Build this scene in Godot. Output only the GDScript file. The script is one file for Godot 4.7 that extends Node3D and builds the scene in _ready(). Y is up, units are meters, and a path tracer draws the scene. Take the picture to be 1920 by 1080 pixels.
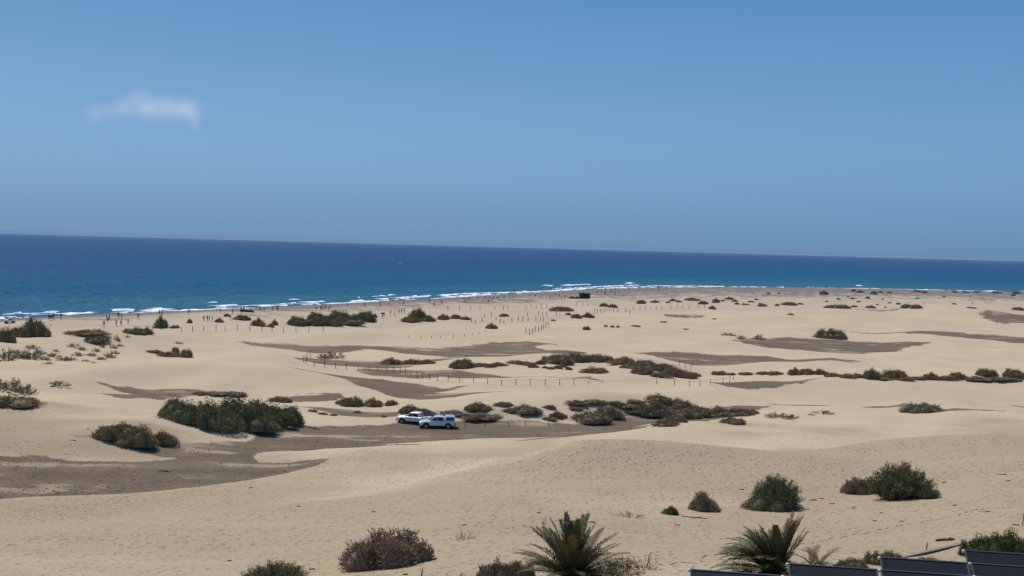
extends Node3D
# A dune field by the sea seen from a hotel, with two pickups parked on a grey flat.
# Pixels of the 1920 x 1080 photograph are turned into rays; a thing's distance comes from the terrain it stands on.

const F := 2059.0                 # focal length in photograph pixels
const CAM := Vector3(0, 27.0, 0)
const SEA := -1.6

var B: Basis
var Bt: Basis
var used := {}
var M := {}
var rng := RandomNumberGenerator.new()

# ------------------------------------------------------------------ mesh builder
class MB:
	var v := PackedVector3Array()
	var n := PackedVector3Array()
	var c := PackedColorArray()
	var t := PackedVector2Array()
	func tri(a: Vector3, b: Vector3, d: Vector3, col := Color.WHITE) -> void:
		var m := (d - a).cross(b - a).normalized()
		v.append(a); v.append(b); v.append(d)
		n.append(m); n.append(m); n.append(m)
		c.append(col); c.append(col); c.append(col)
	func quad(a: Vector3, b: Vector3, d: Vector3, e: Vector3, col := Color.WHITE) -> void:
		tri(a, b, d, col); tri(a, d, e, col)
	func tri_n(a: Vector3, b: Vector3, d: Vector3, na: Vector3, nb: Vector3, nd: Vector3, col := Color.WHITE) -> void:
		v.append(a); v.append(b); v.append(d)
		n.append(na); n.append(nb); n.append(nd)
		c.append(col); c.append(col); c.append(col)
	func box(at: Vector3, s: Vector3, bs := Basis.IDENTITY, bev := 0.0, col := Color.WHITE) -> void:
		var h := s / 2
		if bev <= 0.0:
			var p := []
			for i in 8:
				p.append(at + bs * Vector3(h.x * (1 if i & 1 else -1), h.y * (1 if i & 2 else -1), h.z * (1 if i & 4 else -1)))
			for f in [[0, 2, 3, 1], [4, 5, 7, 6], [0, 1, 5, 4], [2, 6, 7, 3], [0, 4, 6, 2], [1, 3, 7, 5]]:
				quad(p[f[0]], p[f[1]], p[f[2]], p[f[3]], col)
			return
		# chamfered box: rings along y
		var rings := []
		for lv in [[-h.y, bev], [-h.y + bev, 0.0], [h.y - bev, 0.0], [h.y, bev]]:
			var a: float = h.x - lv[1]
			var b: float = h.z - lv[1]
			var y: float = lv[0]
			var k := bev
			rings.append([Vector3(a, y, b - k), Vector3(a - k, y, b), Vector3(-a + k, y, b), Vector3(-a, y, b - k), Vector3(-a, y, -b + k), Vector3(-a + k, y, -b), Vector3(a - k, y, -b), Vector3(a, y, -b + k)])
		for i in 3:
			for j in 8:
				var j2 := (j + 1) % 8
				quad(at + bs * rings[i][j], at + bs * rings[i + 1][j], at + bs * rings[i + 1][j2], at + bs * rings[i][j2], col)
		for j in range(1, 7):
			tri(at + bs * rings[3][0], at + bs * rings[3][j + 1], at + bs * rings[3][j], col)
			tri(at + bs * rings[0][0], at + bs * rings[0][j], at + bs * rings[0][j + 1], col)
	func tube(p: Array, r: Array, sides := 6, col := Color.WHITE, cap := true) -> void:
		var rings := []
		for i in p.size():
			var d: Vector3 = (p[mini(i + 1, p.size() - 1)] - p[maxi(i - 1, 0)]).normalized()
			var s := d.cross(Vector3.UP if absf(d.y) < 0.9 else Vector3.RIGHT).normalized()
			var u := s.cross(d)
			var ring := []
			for k in sides:
				var a := TAU * k / sides
				var o := s * cos(a) + u * sin(a)
				ring.append([p[i] + o * r[i], o])
			rings.append(ring)
		for i in p.size() - 1:
			for k in sides:
				var k2 := (k + 1) % sides
				var a = rings[i][k]; var b = rings[i][k2]; var d = rings[i + 1][k2]; var e = rings[i + 1][k]
				tri_n(a[0], b[0], d[0], a[1], b[1], d[1], col)
				tri_n(a[0], d[0], e[0], a[1], d[1], e[1], col)
		if cap:
			for k in range(1, sides - 1):
				tri(rings[0][0][0], rings[0][k][0], rings[0][k + 1][0], col)
				var l := p.size() - 1
				tri(rings[l][0][0], rings[l][k + 1][0], rings[l][k][0], col)
	func loft(secs: Array, col := Color.WHITE, caps := true) -> void:   # sections: arrays of points of equal count, closed rings
		var m: int = secs[0].size()
		for i in secs.size() - 1:
			for k in m:
				var k2 := (k + 1) % m
				quad(secs[i][k], secs[i][k2], secs[i + 1][k2], secs[i + 1][k], col)
		if caps:
			for q in [0, secs.size() - 1]:
				var mid := Vector3.ZERO
				for p in secs[q]: mid += p
				mid /= m
				for k in m: tri(mid, secs[q][k], secs[q][(k + 1) % m], col)
	func mesh() -> ArrayMesh:
		var a := []
		a.resize(Mesh.ARRAY_MAX)
		a[Mesh.ARRAY_VERTEX] = v; a[Mesh.ARRAY_NORMAL] = n; a[Mesh.ARRAY_COLOR] = c
		if t.size() == v.size(): a[Mesh.ARRAY_TEX_UV] = t
		var m := ArrayMesh.new()
		m.add_surface_from_arrays(Mesh.PRIMITIVE_TRIANGLES, a)
		return m

# ------------------------------------------------------------------ naming
func numbered(called: String) -> String:
	if not used.has(called):
		used[called] = 0
		return called
	used[called] += 1
	return "%s_%03d" % [called, used[called]]

func thing(called: String, label: String, category: String, at := Vector3.ZERO, turn := 0.0, group := "") -> Node3D:
	var o := Node3D.new()
	o.name = numbered(called)
	add_child(o)
	o.position = at
	o.rotation.y = turn
	tag(o, label, category, group)
	return o

func tag(o: Node, label: String, category: String, group := "") -> void:
	o.set_meta("label", label)
	o.set_meta("category", category)
	if group != "": o.set_meta("group", group)

func part(called: String, mesh: Mesh, mat: Material, parent: Node) -> MeshInstance3D:
	var o := MeshInstance3D.new()
	o.name = called
	o.mesh = mesh
	o.material_override = mat
	parent.add_child(o, true)
	return o

func one(called: String, mesh: Mesh, mat: Material, label: String, category: String, at: Vector3, turn := 0.0, group := "") -> MeshInstance3D:
	var o := MeshInstance3D.new()
	o.name = numbered(called)
	o.mesh = mesh
	o.material_override = mat
	add_child(o)
	o.position = at
	o.rotation.y = turn
	tag(o, label, category, group)
	return o

func structure(called: String, mesh: Mesh, mat: Material) -> MeshInstance3D:
	var o := MeshInstance3D.new()
	o.name = numbered(called)
	o.mesh = mesh
	o.material_override = mat
	add_child(o)
	o.set_meta("kind", "structure")
	return o

func lin(r: float, g: float, b: float) -> Color:
	return Color(r, g, b).linear_to_srgb()

func mat(col: Color, rough := 0.9, metal := 0.0, spec := 0.3) -> StandardMaterial3D:
	var m := StandardMaterial3D.new()
	m.albedo_color = col
	m.roughness = rough
	m.metallic = metal
	m.metallic_specular = spec
	return m

func vmat(col: Color, rough := 0.9, spec := 0.25) -> StandardMaterial3D:
	var m := mat(col, rough, 0.0, spec)
	m.vertex_color_use_as_albedo = true
	return m

# ------------------------------------------------------------------ camera geometry
func ray(px: float, py: float) -> Vector3:
	return B * Vector3((px - 960.0) / F, -(py - 540.0) / F, -1.0)

func on_plane(px: float, py: float, y: float) -> Vector3:
	var r := ray(px, py)
	return CAM + r * ((y - CAM.y) / r.y)

func at_depth(px: float, py: float, d: float) -> Vector3:
	return CAM + ray(px, py) * d

# ------------------------------------------------------------------ terrain
const MX := -800.0
const MY := 500.0
const MW := 1760
const MH := 1500
var mask := PackedByteArray()
var soft := PackedByteArray()
const SW := 220
const SH := 188
var nz_a := FastNoiseLite.new()
var nz_b := FastNoiseLite.new()
var nz_c := FastNoiseLite.new()
var nz_e := FastNoiseLite.new()
var nz_s := FastNoiseLite.new()
var mounds := []     # [x, z, radius across, radius along, height, turn cos, sin]
# water line of the photograph, as pixels
const SHORE := [[-900, 628], [-400, 617], [0, 601], [100, 596], [200, 591], [300, 586], [400, 582], [480, 579], [600, 573], [700, 567], [800, 562], [900, 556], [960, 552], [1060, 546], [1150, 542], [1230, 540], [1370, 539], [1500, 540], [1640, 542], [1750, 544.5], [1920, 549], [2300, 558], [2900, 573]]
var shore_u := PackedFloat32Array()
var shore_d := PackedFloat32Array()

# grey deflation flats between the dunes, outlined on the photograph
const FLATS := [
	[-900,905, -300,872, 0,861, 100,865, 220,866, 300,862, 325,857, 230,851, 120,846, 230,847, 330,843, 400,838, 470,829, 480,818, 510,809, 620,802, 760,797, 900,796, 985,799, 1080,800, 1130,790, 1200,785, 1330,787, 1400,781, 1442,779, 1434,788, 1400,796, 1330,805, 1250,814, 1150,820, 1060,824, 960,827, 850,829, 780,832, 715,837, 800,844, 740,846, 650,847, 500,849, 470,855, 490,868, 540,872, 600,872, 625,877, 600,887, 560,893, 480,906, 360,921, 250,935, 150,945, 0,958, -300,985, -900,1030],
	[512,712, 560,713, 620,717, 720,719, 790,729, 830,737, 876,737, 840,740, 815,743, 870,749, 960,757, 940,759, 790,759, 740,750, 710,741, 680,732, 640,724, 600,719, 560,716],
	[672,703, 690,698, 750,701, 800,705, 900,715, 960,725, 1060,735, 1112,733, 1110,737, 1140,742, 1070,740, 990,730, 890,721, 800,716, 700,711, 672,708],
	[440,651, 560,654, 700,657, 800,657, 880,650, 920,644, 960,645, 1050,651, 1000,653, 1030,662, 1100,664, 1100,670, 1020,674, 960,677, 850,676, 780,669, 700,663, 650,665, 600,668, 540,661],
	[500,681, 560,680, 640,681, 720,684, 780,686, 840,680, 865,670, 880,676, 845,684, 800,690, 760,695, 700,697, 640,693, 560,689],
	[1190,664, 1300,668, 1360,671, 1440,673, 1480,680, 1560,683, 1622,690, 1600,692, 1560,690, 1440,693, 1400,694, 1340,693, 1300,691, 1250,682],
	[1375,642, 1400,640, 1480,638, 1600,642, 1660,645, 1752,649, 1700,653, 1670,660, 1620,663, 1540,661, 1440,657, 1390,652],
	[1590,628, 1700,630, 1800,634, 1920,641, 2300,652, 2300,668, 1920,649, 1880,645, 1800,640, 1700,635],
	[1840,597, 1850,594, 1920,597, 2300,600, 2300,618, 1920,612, 1880,612, 1860,606],
	[1310,730, 1340,729, 1400,731, 1440,734, 1480,738, 1565,739, 1480,742, 1440,745, 1365,749, 1340,742],
	[1440,769, 1500,770, 1600,769, 1690,769, 1690,775, 1640,777, 1520,777, 1450,773],
	[180,736, 230,736, 320,737, 400,739, 330,748, 280,747, 220,741],
	[140,766, 200,765, 320,763, 310,777, 240,778, 215,775, 180,767],
	[540,744, 640,745, 645,752, 600,753, 540,752],
	[560,765, 640,768, 745,777, 755,788, 690,786, 640,780, 600,775],
	[1598,586, 1620,583.5, 1690,585.5, 1692,588.5, 1640,588.5],
	[1600,728, 1650,736, 1690,740, 1720,741, 1670,742, 1630,735],
	[1830,724, 1870,735, 1890,737, 1870,738.5, 1845,731],
	[1880,767, 1960,768, 1960,772, 1900,769.5],
	[1240,595, 1320,597, 1320,598.5, 1250,597.5],
	[1745,665, 1800,665.5, 1798,667, 1750,667],
	[1690,790, 1800,786, 2000,789, 2000,797, 1850,798, 1740,796],
	[960,842, 1080,836, 1250,835, 1180,845, 1060,848],
	[1720,577, 1770,575, 1772,577, 1740,579],
	[1590,548, 1700,548.4, 1700,549.6, 1590,549.4],
]

func raster() -> void:
	var img := Image.create(MW, MH, false, Image.FORMAT_L8)
	for poly in FLATS:
		var m: int = poly.size() / 2
		var lo := 1e9
		var hi := -1e9
		for i in m:
			lo = minf(lo, (poly[2 * i + 1] - MY) * 2); hi = maxf(hi, (poly[2 * i + 1] - MY) * 2)
		for y in range(maxi(0, int(lo)), mini(MH, int(hi) + 1)):
			var yy := y + 0.5
			var xs := []
			for i in m:
				var j := (i + 1) % m
				var y0: float = (poly[2 * i + 1] - MY) * 2
				var y1: float = (poly[2 * j + 1] - MY) * 2
				if (y0 <= yy) != (y1 <= yy):
					var k := (yy - y0) / (y1 - y0)
					xs.append(((poly[2 * i] + (poly[2 * j] - poly[2 * i]) * k) - MX) / 2)
			xs.sort()
			for i in range(0, xs.size() - 1, 2):
				img.fill_rect(Rect2i(int(round(xs[i])), y, maxi(1, int(round(xs[i + 1] - xs[i]))), 1), Color.WHITE)
	mask = img.get_data()
	var s := img.duplicate() as Image
	s.resize(SW * 2, SH * 2, Image.INTERPOLATE_BILINEAR)
	s.resize(SW, SH, Image.INTERPOLATE_BILINEAR)
	var raw := s.get_data()
	var f := PackedFloat32Array()
	f.resize(SW * SH)
	for i in SW * SH: f[i] = raw[i]
	for k in 3:
		f = box_blur(f, 1, SW, SW, SH, 4)
		f = box_blur(f, SW, 1, SH, SW, 3)
	soft = raw
	for i in SW * SH: soft[i] = int(f[i])

func box_blur(f: PackedFloat32Array, step: int, stride: int, m: int, lines: int, r: int) -> PackedFloat32Array:
	var o := PackedFloat32Array()
	o.resize(f.size())
	for l in lines:
		var b := l * stride
		var sum := 0.0
		for i in range(-r, r + 1): sum += f[b + clampi(i, 0, m - 1) * step]
		for i in m:
			o[b + i * step] = sum / (2 * r + 1)
			sum += f[b + mini(i + r + 1, m - 1) * step] - f[b + maxi(i - r, 0) * step]
	return o

func look(data: PackedByteArray, w: int, h: int, fx: float, fy: float) -> float:
	if fx < 0 or fy < 0 or fx >= w - 1 or fy >= h - 1: return 0.0
	var ix := int(fx)
	var iy := int(fy)
	var ax := fx - ix
	var ay := fy - iy
	var k := iy * w + ix
	return lerpf(lerpf(data[k], data[k + 1], ax), lerpf(data[k + w], data[k + w + 1], ax), ay) / 255.0

func ground_pixel(x: float, z: float) -> Vector2:
	var q := Bt * Vector3(x, -CAM.y, z)
	return Vector2(960.0 - F * q.x / q.z, 540.0 + F * q.y / q.z)

func offshore(x: float, z: float) -> Vector2:   # metres past the water line along the view, and the water line's distance
	var d := maxf(-z, 1.0)
	var u := x / d
	var m := shore_u.size()
	if u <= shore_u[0]: return Vector2(d - shore_d[0], shore_d[0])
	if u >= shore_u[m - 1]: return Vector2(d - shore_d[m - 1], shore_d[m - 1])
	var i := shore_u.bsearch(u) - 1
	i = clampi(i, 0, m - 2)
	var sd := lerpf(shore_d[i], shore_d[i + 1], (u - shore_u[i]) / (shore_u[i + 1] - shore_u[i]))
	return Vector2(d - sd, sd)

func height(x: float, z: float) -> float:
	var d := -z
	# the land rises towards the promenade
	var d0 := clampf(lerpf(106.0, 172.0, (x + 50.0) / 90.0), 96.0, 182.0)
	var t := (d0 - d) / (d0 - 44.0)
	var y := 0.0
	if t > 0.0:
		t = minf(t, 1.12)
		y = 11.5 * (t * t / 0.5 if t < 0.25 else t - 0.125) / 0.875
	var near := clampf(t * 2.0, 0.0, 1.0)
	var g := ground_pixel(x, z)
	var m := look(soft, SW, SH, (g.x - MX) / 16.0, (g.y - MY) / 4.0) if d > 40.0 else 0.0
	m = smoothstep(0.0, 0.75, m)
	var sh := offshore(x, z)
	var beach := clampf(-sh.x / (sh.y * 0.16), 0.0, 1.0)
	var up := (1.0 - m) * minf(beach, 1.0)
	var un := nz_a.get_noise_2d(x * 0.75 + z * 0.5, z * 0.55 - x * 0.35)
	var rg := 1.0 - absf(nz_b.get_noise_2d(x * 0.5 + z * 0.55, z * 0.6 - x * 0.3)) * 2.2
	var far := clampf(1.0 - (d - 200.0) / 700.0, 0.6, 1.0)
	y += up * (1.05 + 2.2 * un + 1.2 * rg + 0.08 * nz_c.get_noise_2d(x, z)) * far * (1.0 - 0.25 * near)
	y += 0.03 * nz_c.get_noise_2d(x * 2.0, z * 2.0)
	if beach < 1.0:
		var s := -sh.x / (sh.y * 0.16)
		y = lerpf(SEA, y, smoothstep(-0.6, 1.15, s)) if s > 0.0 else SEA + (lerpf(SEA, y, smoothstep(-0.6, 1.15, 0.0)) - SEA) * exp(s * 3.0) + maxf(s, -1.0) * 1.6
		if s < 0.0: y = minf(y, SEA + 0.35 + s * 8.0)
	for q in mounds:
		var dx: float = x - q[0]
		var dz: float = z - q[1]
		var a: float = (dx * q[5] + dz * q[6]) / q[2]
		var b: float = (-dx * q[6] + dz * q[5]) / q[3]
		var e := a * a + b * b
		if e < 6.0: y += q[4] * exp(-e)
	return y

func hit(px: float, py: float) -> Vector3:
	var r := ray(px, py)
	r /= -r.z
	var d := 24.0
	var last := d
	while d < 1500.0:
		var p := CAM + r * d
		if p.y < maxf(height(p.x, p.z), SEA - 0.5):
			var a := last
			var b := d
			for i in 14:
				var c := (a + b) / 2
				p = CAM + r * c
				if p.y < height(p.x, p.z): b = c
				else: a = c
			p = CAM + r * b
			return Vector3(p.x, height(p.x, p.z), p.z)
		last = d
		d *= 1.006
	return on_plane(px, py, 0.0)

func ground_at(x: float, z: float) -> Vector3:
	return Vector3(x, height(x, z), z)

func mound(px: float, py: float, rx: float, rz: float, h: float, turn := 0.0) -> void:
	var p := on_plane(px, py, 0.0) if py < 850 else hit(px, py)
	mounds.append([p.x, p.z, rx, rz, h, cos(turn), sin(turn)])

func build_terrain() -> void:
	var ds := PackedFloat32Array()
	var dep := 37.0
	while dep < 700.0:
		ds.append(27.0 * F / dep)
		dep += 0.85 if dep < 420.0 else 1.1
	var d := 27.0 * F / dep
	while d > 14.0:
		ds.append(d)
		d -= 0.6
	var us := PackedFloat32Array()
	var u := -0.86
	while u < 0.86:
		us.append(u)
		u += 0.00185 if absf(u) < 0.5 else 0.007
	var w := us.size()
	var h := ds.size()
	var v := PackedVector3Array(); v.resize(w * h)
	var n := PackedVector3Array(); n.resize(w * h)
	var c := PackedColorArray(); c.resize(w * h)
	var t := PackedVector2Array(); t.resize(w * h)
	var sand := Vector3(0.512, 0.418, 0.296)
	var trod := Vector3(0.385, 0.305, 0.212)
	var flat := Vector3(0.168, 0.132, 0.096)
	var wet := Vector3(0.205, 0.180, 0.170)
	var pale := Vector3(0.50, 0.425, 0.33)
	var k := 0
	for j in h:
		for i in w:
			var x := us[i] * ds[j]
			var z := -ds[j]
			var y := height(x, z)
			v[k] = Vector3(x, y, z)
			t[k] = Vector2(x, z) / 10.0
			# what the ground is made of here
			var e1 := nz_e.get_noise_2d(x, z)
			var st := nz_s.get_noise_2d(x * 0.25 + z * 0.05, z * 1.3)
			var g := ground_pixel(x, z)
			var far := clampf(ds[j] / 160.0, 0.8, 5.0)
			var f := look(mask, MW, MH, (g.x - MX + (e1 * 9.0 + st * 7.0 + nz_c.get_noise_2d(x * 3.0, z * 3.0) * 4.0)) / 2.0, (g.y - MY + (st * 3.4 + e1 * 2.4) / far) * 2.0) if ds[j] > 40.0 else 0.0
			f *= 1.0 - 0.6 * smoothstep(0.26, 0.62, st + 0.3 * e1)
			var col := sand * (1.0 + 0.07 * nz_a.get_noise_2d(x * 2.0, z * 2.0) + 0.05 * st)
			var tr := smoothstep(-0.25, 0.45, clampf((165.0 - ds[j]) / 75.0, -0.6, 0.75) - 0.30 + 0.8 * nz_a.get_noise_2d(x * 1.1 + 70.0, z * 1.6) + 0.15 * e1 + 0.3 * st + 0.9 * us[i] * us[i] + 0.2 * us[i])
			col = col.lerp(trod * (1.0 + 0.06 * st), tr)
			col = col.lerp(flat * (1.0 + 0.20 * st + 0.14 * e1 + 0.15 * nz_a.get_noise_2d(x * 1.5, z * 2.5)), f)
			var sh := offshore(x, z)
			if sh.x > -sh.y * 0.45:
				var s := -sh.x / (sh.y * clampf(lerpf(0.135, 0.29, (sh.y - 395.0) / 400.0), 0.12, 0.29)) + 0.3 * e1
				col = col.lerp(pale * Vector3(0.90, 0.88, 0.90), 0.6 * clampf(2.0 - s * 0.7, 0.0, 1.0))
				col = col.lerp(wet, 1.0 - smoothstep(0.55, 1.15, s + 0.5 * st))
			c[k] = Color(col.x, col.y, col.z)
			k += 1
	for j in h:
		for i in w:
			var a := v[j * w + mini(i + 1, w - 1)] - v[j * w + maxi(i - 1, 0)]
			var b := v[mini(j + 1, h - 1) * w + i] - v[maxi(j - 1, 0) * w + i]
			n[j * w + i] = b.cross(a).normalized()
	var ix := PackedInt32Array()
	var ix2 := PackedInt32Array()
	for j in h - 1:
		for i in w - 1:
			var o := j * w + i
			if v[o].y < SEA - 1.2 and v[o + w + 1].y < SEA - 1.2: continue
			# trodden by walkers near the promenade, smooth beyond
			if ds[j] + 45.0 * nz_e.get_noise_2d(v[o].x, v[o].z) + 40.0 * nz_a.get_noise_2d(v[o].x, v[o].z) < 128.0:
				ix2.append(o); ix2.append(o + 1); ix2.append(o + w + 1)
				ix2.append(o); ix2.append(o + w + 1); ix2.append(o + w)
			else:
				ix.append(o); ix.append(o + 1); ix.append(o + w + 1)
				ix.append(o); ix.append(o + w + 1); ix.append(o + w)
	var arr := []
	arr.resize(Mesh.ARRAY_MAX)
	arr[Mesh.ARRAY_VERTEX] = v; arr[Mesh.ARRAY_NORMAL] = n; arr[Mesh.ARRAY_COLOR] = c; arr[Mesh.ARRAY_TEX_UV] = t; arr[Mesh.ARRAY_INDEX] = ix
	var mesh := ArrayMesh.new()
	mesh.add_surface_from_arrays(Mesh.PRIMITIVE_TRIANGLES, arr)
	arr[Mesh.ARRAY_INDEX] = ix2
	mesh.add_surface_from_arrays(Mesh.PRIMITIVE_TRIANGLES, arr)
	var m := vmat(Color.WHITE, 0.95, 0.15)
	# trodden sand: dents of footprints and wind ripples as fine relief
	var cell := FastNoiseLite.new()
	cell.seed = 5; cell.noise_type = FastNoiseLite.TYPE_CELLULAR; cell.frequency = 0.030
	cell.cellular_return_type = FastNoiseLite.RETURN_DISTANCE; cell.fractal_type = FastNoiseLite.FRACTAL_NONE
	cell.cellular_jitter = 1.0
	var big := FastNoiseLite.new()
	big.seed = 9; big.frequency = 0.010; big.fractal_octaves = 4
	var ci := cell.get_seamless_image(512, 512, false, false, 0.1, false)
	var bi := big.get_seamless_image(512, 512, false, false, 0.1, true)
	var cd := ci.get_data()
	var bd := bi.get_data()
	var hd := PackedByteArray(); hd.resize(512 * 512)
	for q in 512 * 512:
		var pit := 1.0 - smoothstep(13.0, 30.0, float(cd[q]))
		pit *= smoothstep(95.0, 150.0, float(bd[q]))
		hd[q] = int(clampf(170.0 - 120.0 * pit + (bd[q] - 128) * 0.12, 0, 255))
	var hi := Image.create_from_data(512, 512, false, Image.FORMAT_L8, hd)
	hi.convert(Image.FORMAT_RGBA8)
	hi.bump_map_to_normal_map(13.0)
	m.normal_enabled = true
	m.normal_texture = ImageTexture.create_from_image(hi)
	m.normal_scale = 1.0
	# grain of the sand itself: mixed light and dark grains, shells and bits of straw
	var gr := FastNoiseLite.new()
	gr.seed = 21; gr.frequency = 0.05; gr.fractal_octaves = 5; gr.fractal_gain = 0.75
	var gi := gr.get_seamless_image(512, 512, false, false, 0.1, true)
	var gd := gi.get_data()
	var gc := PackedByteArray(); gc.resize(512 * 512 * 3)
	for q in 512 * 512:
		var a := 238.0 + (gd[q] - 128) * 0.20
		gc[q * 3] = int(clampf(a, 0, 255)); gc[q * 3 + 1] = int(clampf(a, 0, 255)); gc[q * 3 + 2] = int(clampf(a * 0.995, 0, 255))
	m.albedo_texture = ImageTexture.create_from_image(Image.create_from_data(512, 512, false, Image.FORMAT_RGB8, gc))
	var smooth := m.duplicate() as StandardMaterial3D
	smooth.normal_scale = 0.22
	mesh.surface_set_material(0, smooth)
	mesh.surface_set_material(1, m)
	structure("sand_ground", mesh, null)
	print("terrain ", w, " x ", h, " tris ", ix.size() / 3)

# ------------------------------------------------------------------ sea
func build_sea() -> Node3D:
	var ds := PackedFloat32Array()
	var dep := 3.06
	while dep < 190.0:
		ds.append((CAM.y - SEA) * F / dep)
		dep += clampf(dep * 0.03, 0.10, 0.42)
	var us := PackedFloat32Array()
	var u := -1.1
	while u < 1.1:
		us.append(u)
		u += 0.0026 if absf(u) < 0.5 else 0.02
	var w := us.size()
	var h := ds.size()
	var v := PackedVector3Array(); v.resize(w * h)
	var n := PackedVector3Array(); n.resize(w * h)
	var c := PackedColorArray(); c.resize(w * h)
	var t := PackedVector2Array(); t.resize(w * h)
	var shallow := Vector3(0.024, 0.104, 0.165)
	var mid := Vector3(0.003, 0.068, 0.152)
	var deep := Vector3(0.006, 0.050, 0.145)
	for j in h:
		for i in w:
			var x := us[i] * ds[j]
			var z := -ds[j]
			var k := j * w + i
			var sh := offshore(x, z)
			# swell runs along the shore: stretch the noise along it
			var al := (x * 0.70 - z * 0.714)
			var ac := (x * 0.714 + z * 0.70)
			var sw := nz_c.get_noise_2d(al * 0.35, ac * 1.5)
			var amp := 0.8 * clampf(1.3 - ds[j] / 1100.0, 0.0, 1.0) * smoothstep(-20.0, 40.0, sh.x)
			v[k] = Vector3(x, SEA + sw * amp, z)
			t[k] = Vector2(al * 0.35, ac) / 60.0
			var e := nz_a.get_noise_2d(al * 0.10, ac * 0.55)
			var e2 := nz_e.get_noise_2d(al * 0.15, ac * 0.5)
			var q := sh.x / (sh.y * 0.75) + 0.22 * e + 0.05 * e2
			var col := shallow.lerp(mid, smoothstep(0.0, 0.7, q))
			col = col.lerp(deep, smoothstep(0.9, 2.2, q))
			col *= 1.0 + 0.14 * e2 + 0.10 * sw
			c[k] = Color(col.x, col.y, col.z)
	for j in h:
		for i in w:
			var a := v[j * w + mini(i + 1, w - 1)] - v[j * w + maxi(i - 1, 0)]
			var b := v[mini(j + 1, h - 1) * w + i] - v[maxi(j - 1, 0) * w + i]
			n[j * w + i] = b.cross(a).normalized()
	var ix := PackedInt32Array()
	for j in h - 1:
		for i in w - 1:
			var o := j * w + i
			var sh := offshore(v[o + w].x, v[o + w].z)
			if sh.x < -60.0: continue
			ix.append(o); ix.append(o + 1); ix.append(o + w + 1)
			ix.append(o); ix.append(o + w + 1); ix.append(o + w)
	var arr := []
	arr.resize(Mesh.ARRAY_MAX)
	arr[Mesh.ARRAY_VERTEX] = v; arr[Mesh.ARRAY_NORMAL] = n; arr[Mesh.ARRAY_COLOR] = c; arr[Mesh.ARRAY_TEX_UV] = t; arr[Mesh.ARRAY_INDEX] = ix
	var mesh := ArrayMesh.new()
	mesh.add_surface_from_arrays(Mesh.PRIMITIVE_TRIANGLES, arr)
	var m := vmat(Color.WHITE, 0.42, 0.14)
	var rip := FastNoiseLite.new()
	rip.seed = 31; rip.frequency = 0.03; rip.fractal_octaves = 4
	var ri := rip.get_seamless_image(512, 512, false, false, 0.1, true)
	ri.convert(Image.FORMAT_RGBA8)
	ri.bump_map_to_normal_map(7.0)
	m.normal_enabled = true
	m.normal_texture = ImageTexture.create_from_image(ri)
	print("sea ", w, " x ", h)
	return structure("sea", mesh, m)

func gravel() -> void:   # stones lying on the grey flats
	var mb := MB.new()
	var top := [Vector3(0.5, 0.1, 0.1), Vector3(0.2, 0.15, 0.5), Vector3(-0.4, 0.1, 0.35), Vector3(-0.5, 0.12, -0.2), Vector3(0.1, 0.1, -0.5)]
	for i in 5:
		mb.tri(top[i], top[(i + 1) % 5], Vector3(0.05, 0.42, 0.0))
		mb.quad(top[i] - Vector3(0, 0.3, 0), top[(i + 1) % 5] - Vector3(0, 0.3, 0), top[(i + 1) % 5], top[i])
	var mm := MultiMesh.new()
	mm.transform_format = MultiMesh.TRANSFORM_3D
	mm.use_colors = true
	mm.mesh = mb.mesh()
	var list := []
	var rg := RandomNumberGenerator.new()
	rg.seed = 404
	while list.size() < 3500:
		var px := rg.randf_range(-200.0, 1440.0)
		var py := rg.randf_range(700.0, 960.0)
		if look(mask, MW, MH, (px - MX) / 2.0, (py - MY) * 2.0) < 0.5: continue
		var p := on_plane(px, py, 0.0)
		if nz_e.get_noise_2d(p.x * 0.6, p.z * 0.6) + rg.randf_range(-0.4, 0.4) < 0.05: continue
		list.append(ground_at(p.x, p.z))
	mm.instance_count = list.size()
	for i in list.size():
		var k := rg.randf_range(0.5, 1.6)
		var sc := 0.06 + 0.16 * pow(rg.randf(), 4.0)
		mm.set_instance_transform(i, Transform3D(Basis(Vector3.UP, rg.randf() * TAU).scaled(Vector3(sc * 1.6, sc, sc * 1.6)), list[i]))
		mm.set_instance_color(i, Color(0.11 * k, 0.088 * k, 0.068 * k))
	var o := MultiMeshInstance3D.new()
	o.name = "gravel"
	o.multimesh = mm
	o.material_override = vmat(Color.WHITE, 0.95)
	add_child(o)
	o.set_meta("kind", "stuff")
	tag(o, "loose brown gravel strewn over the grey flats between the dunes", "gravel")

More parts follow.
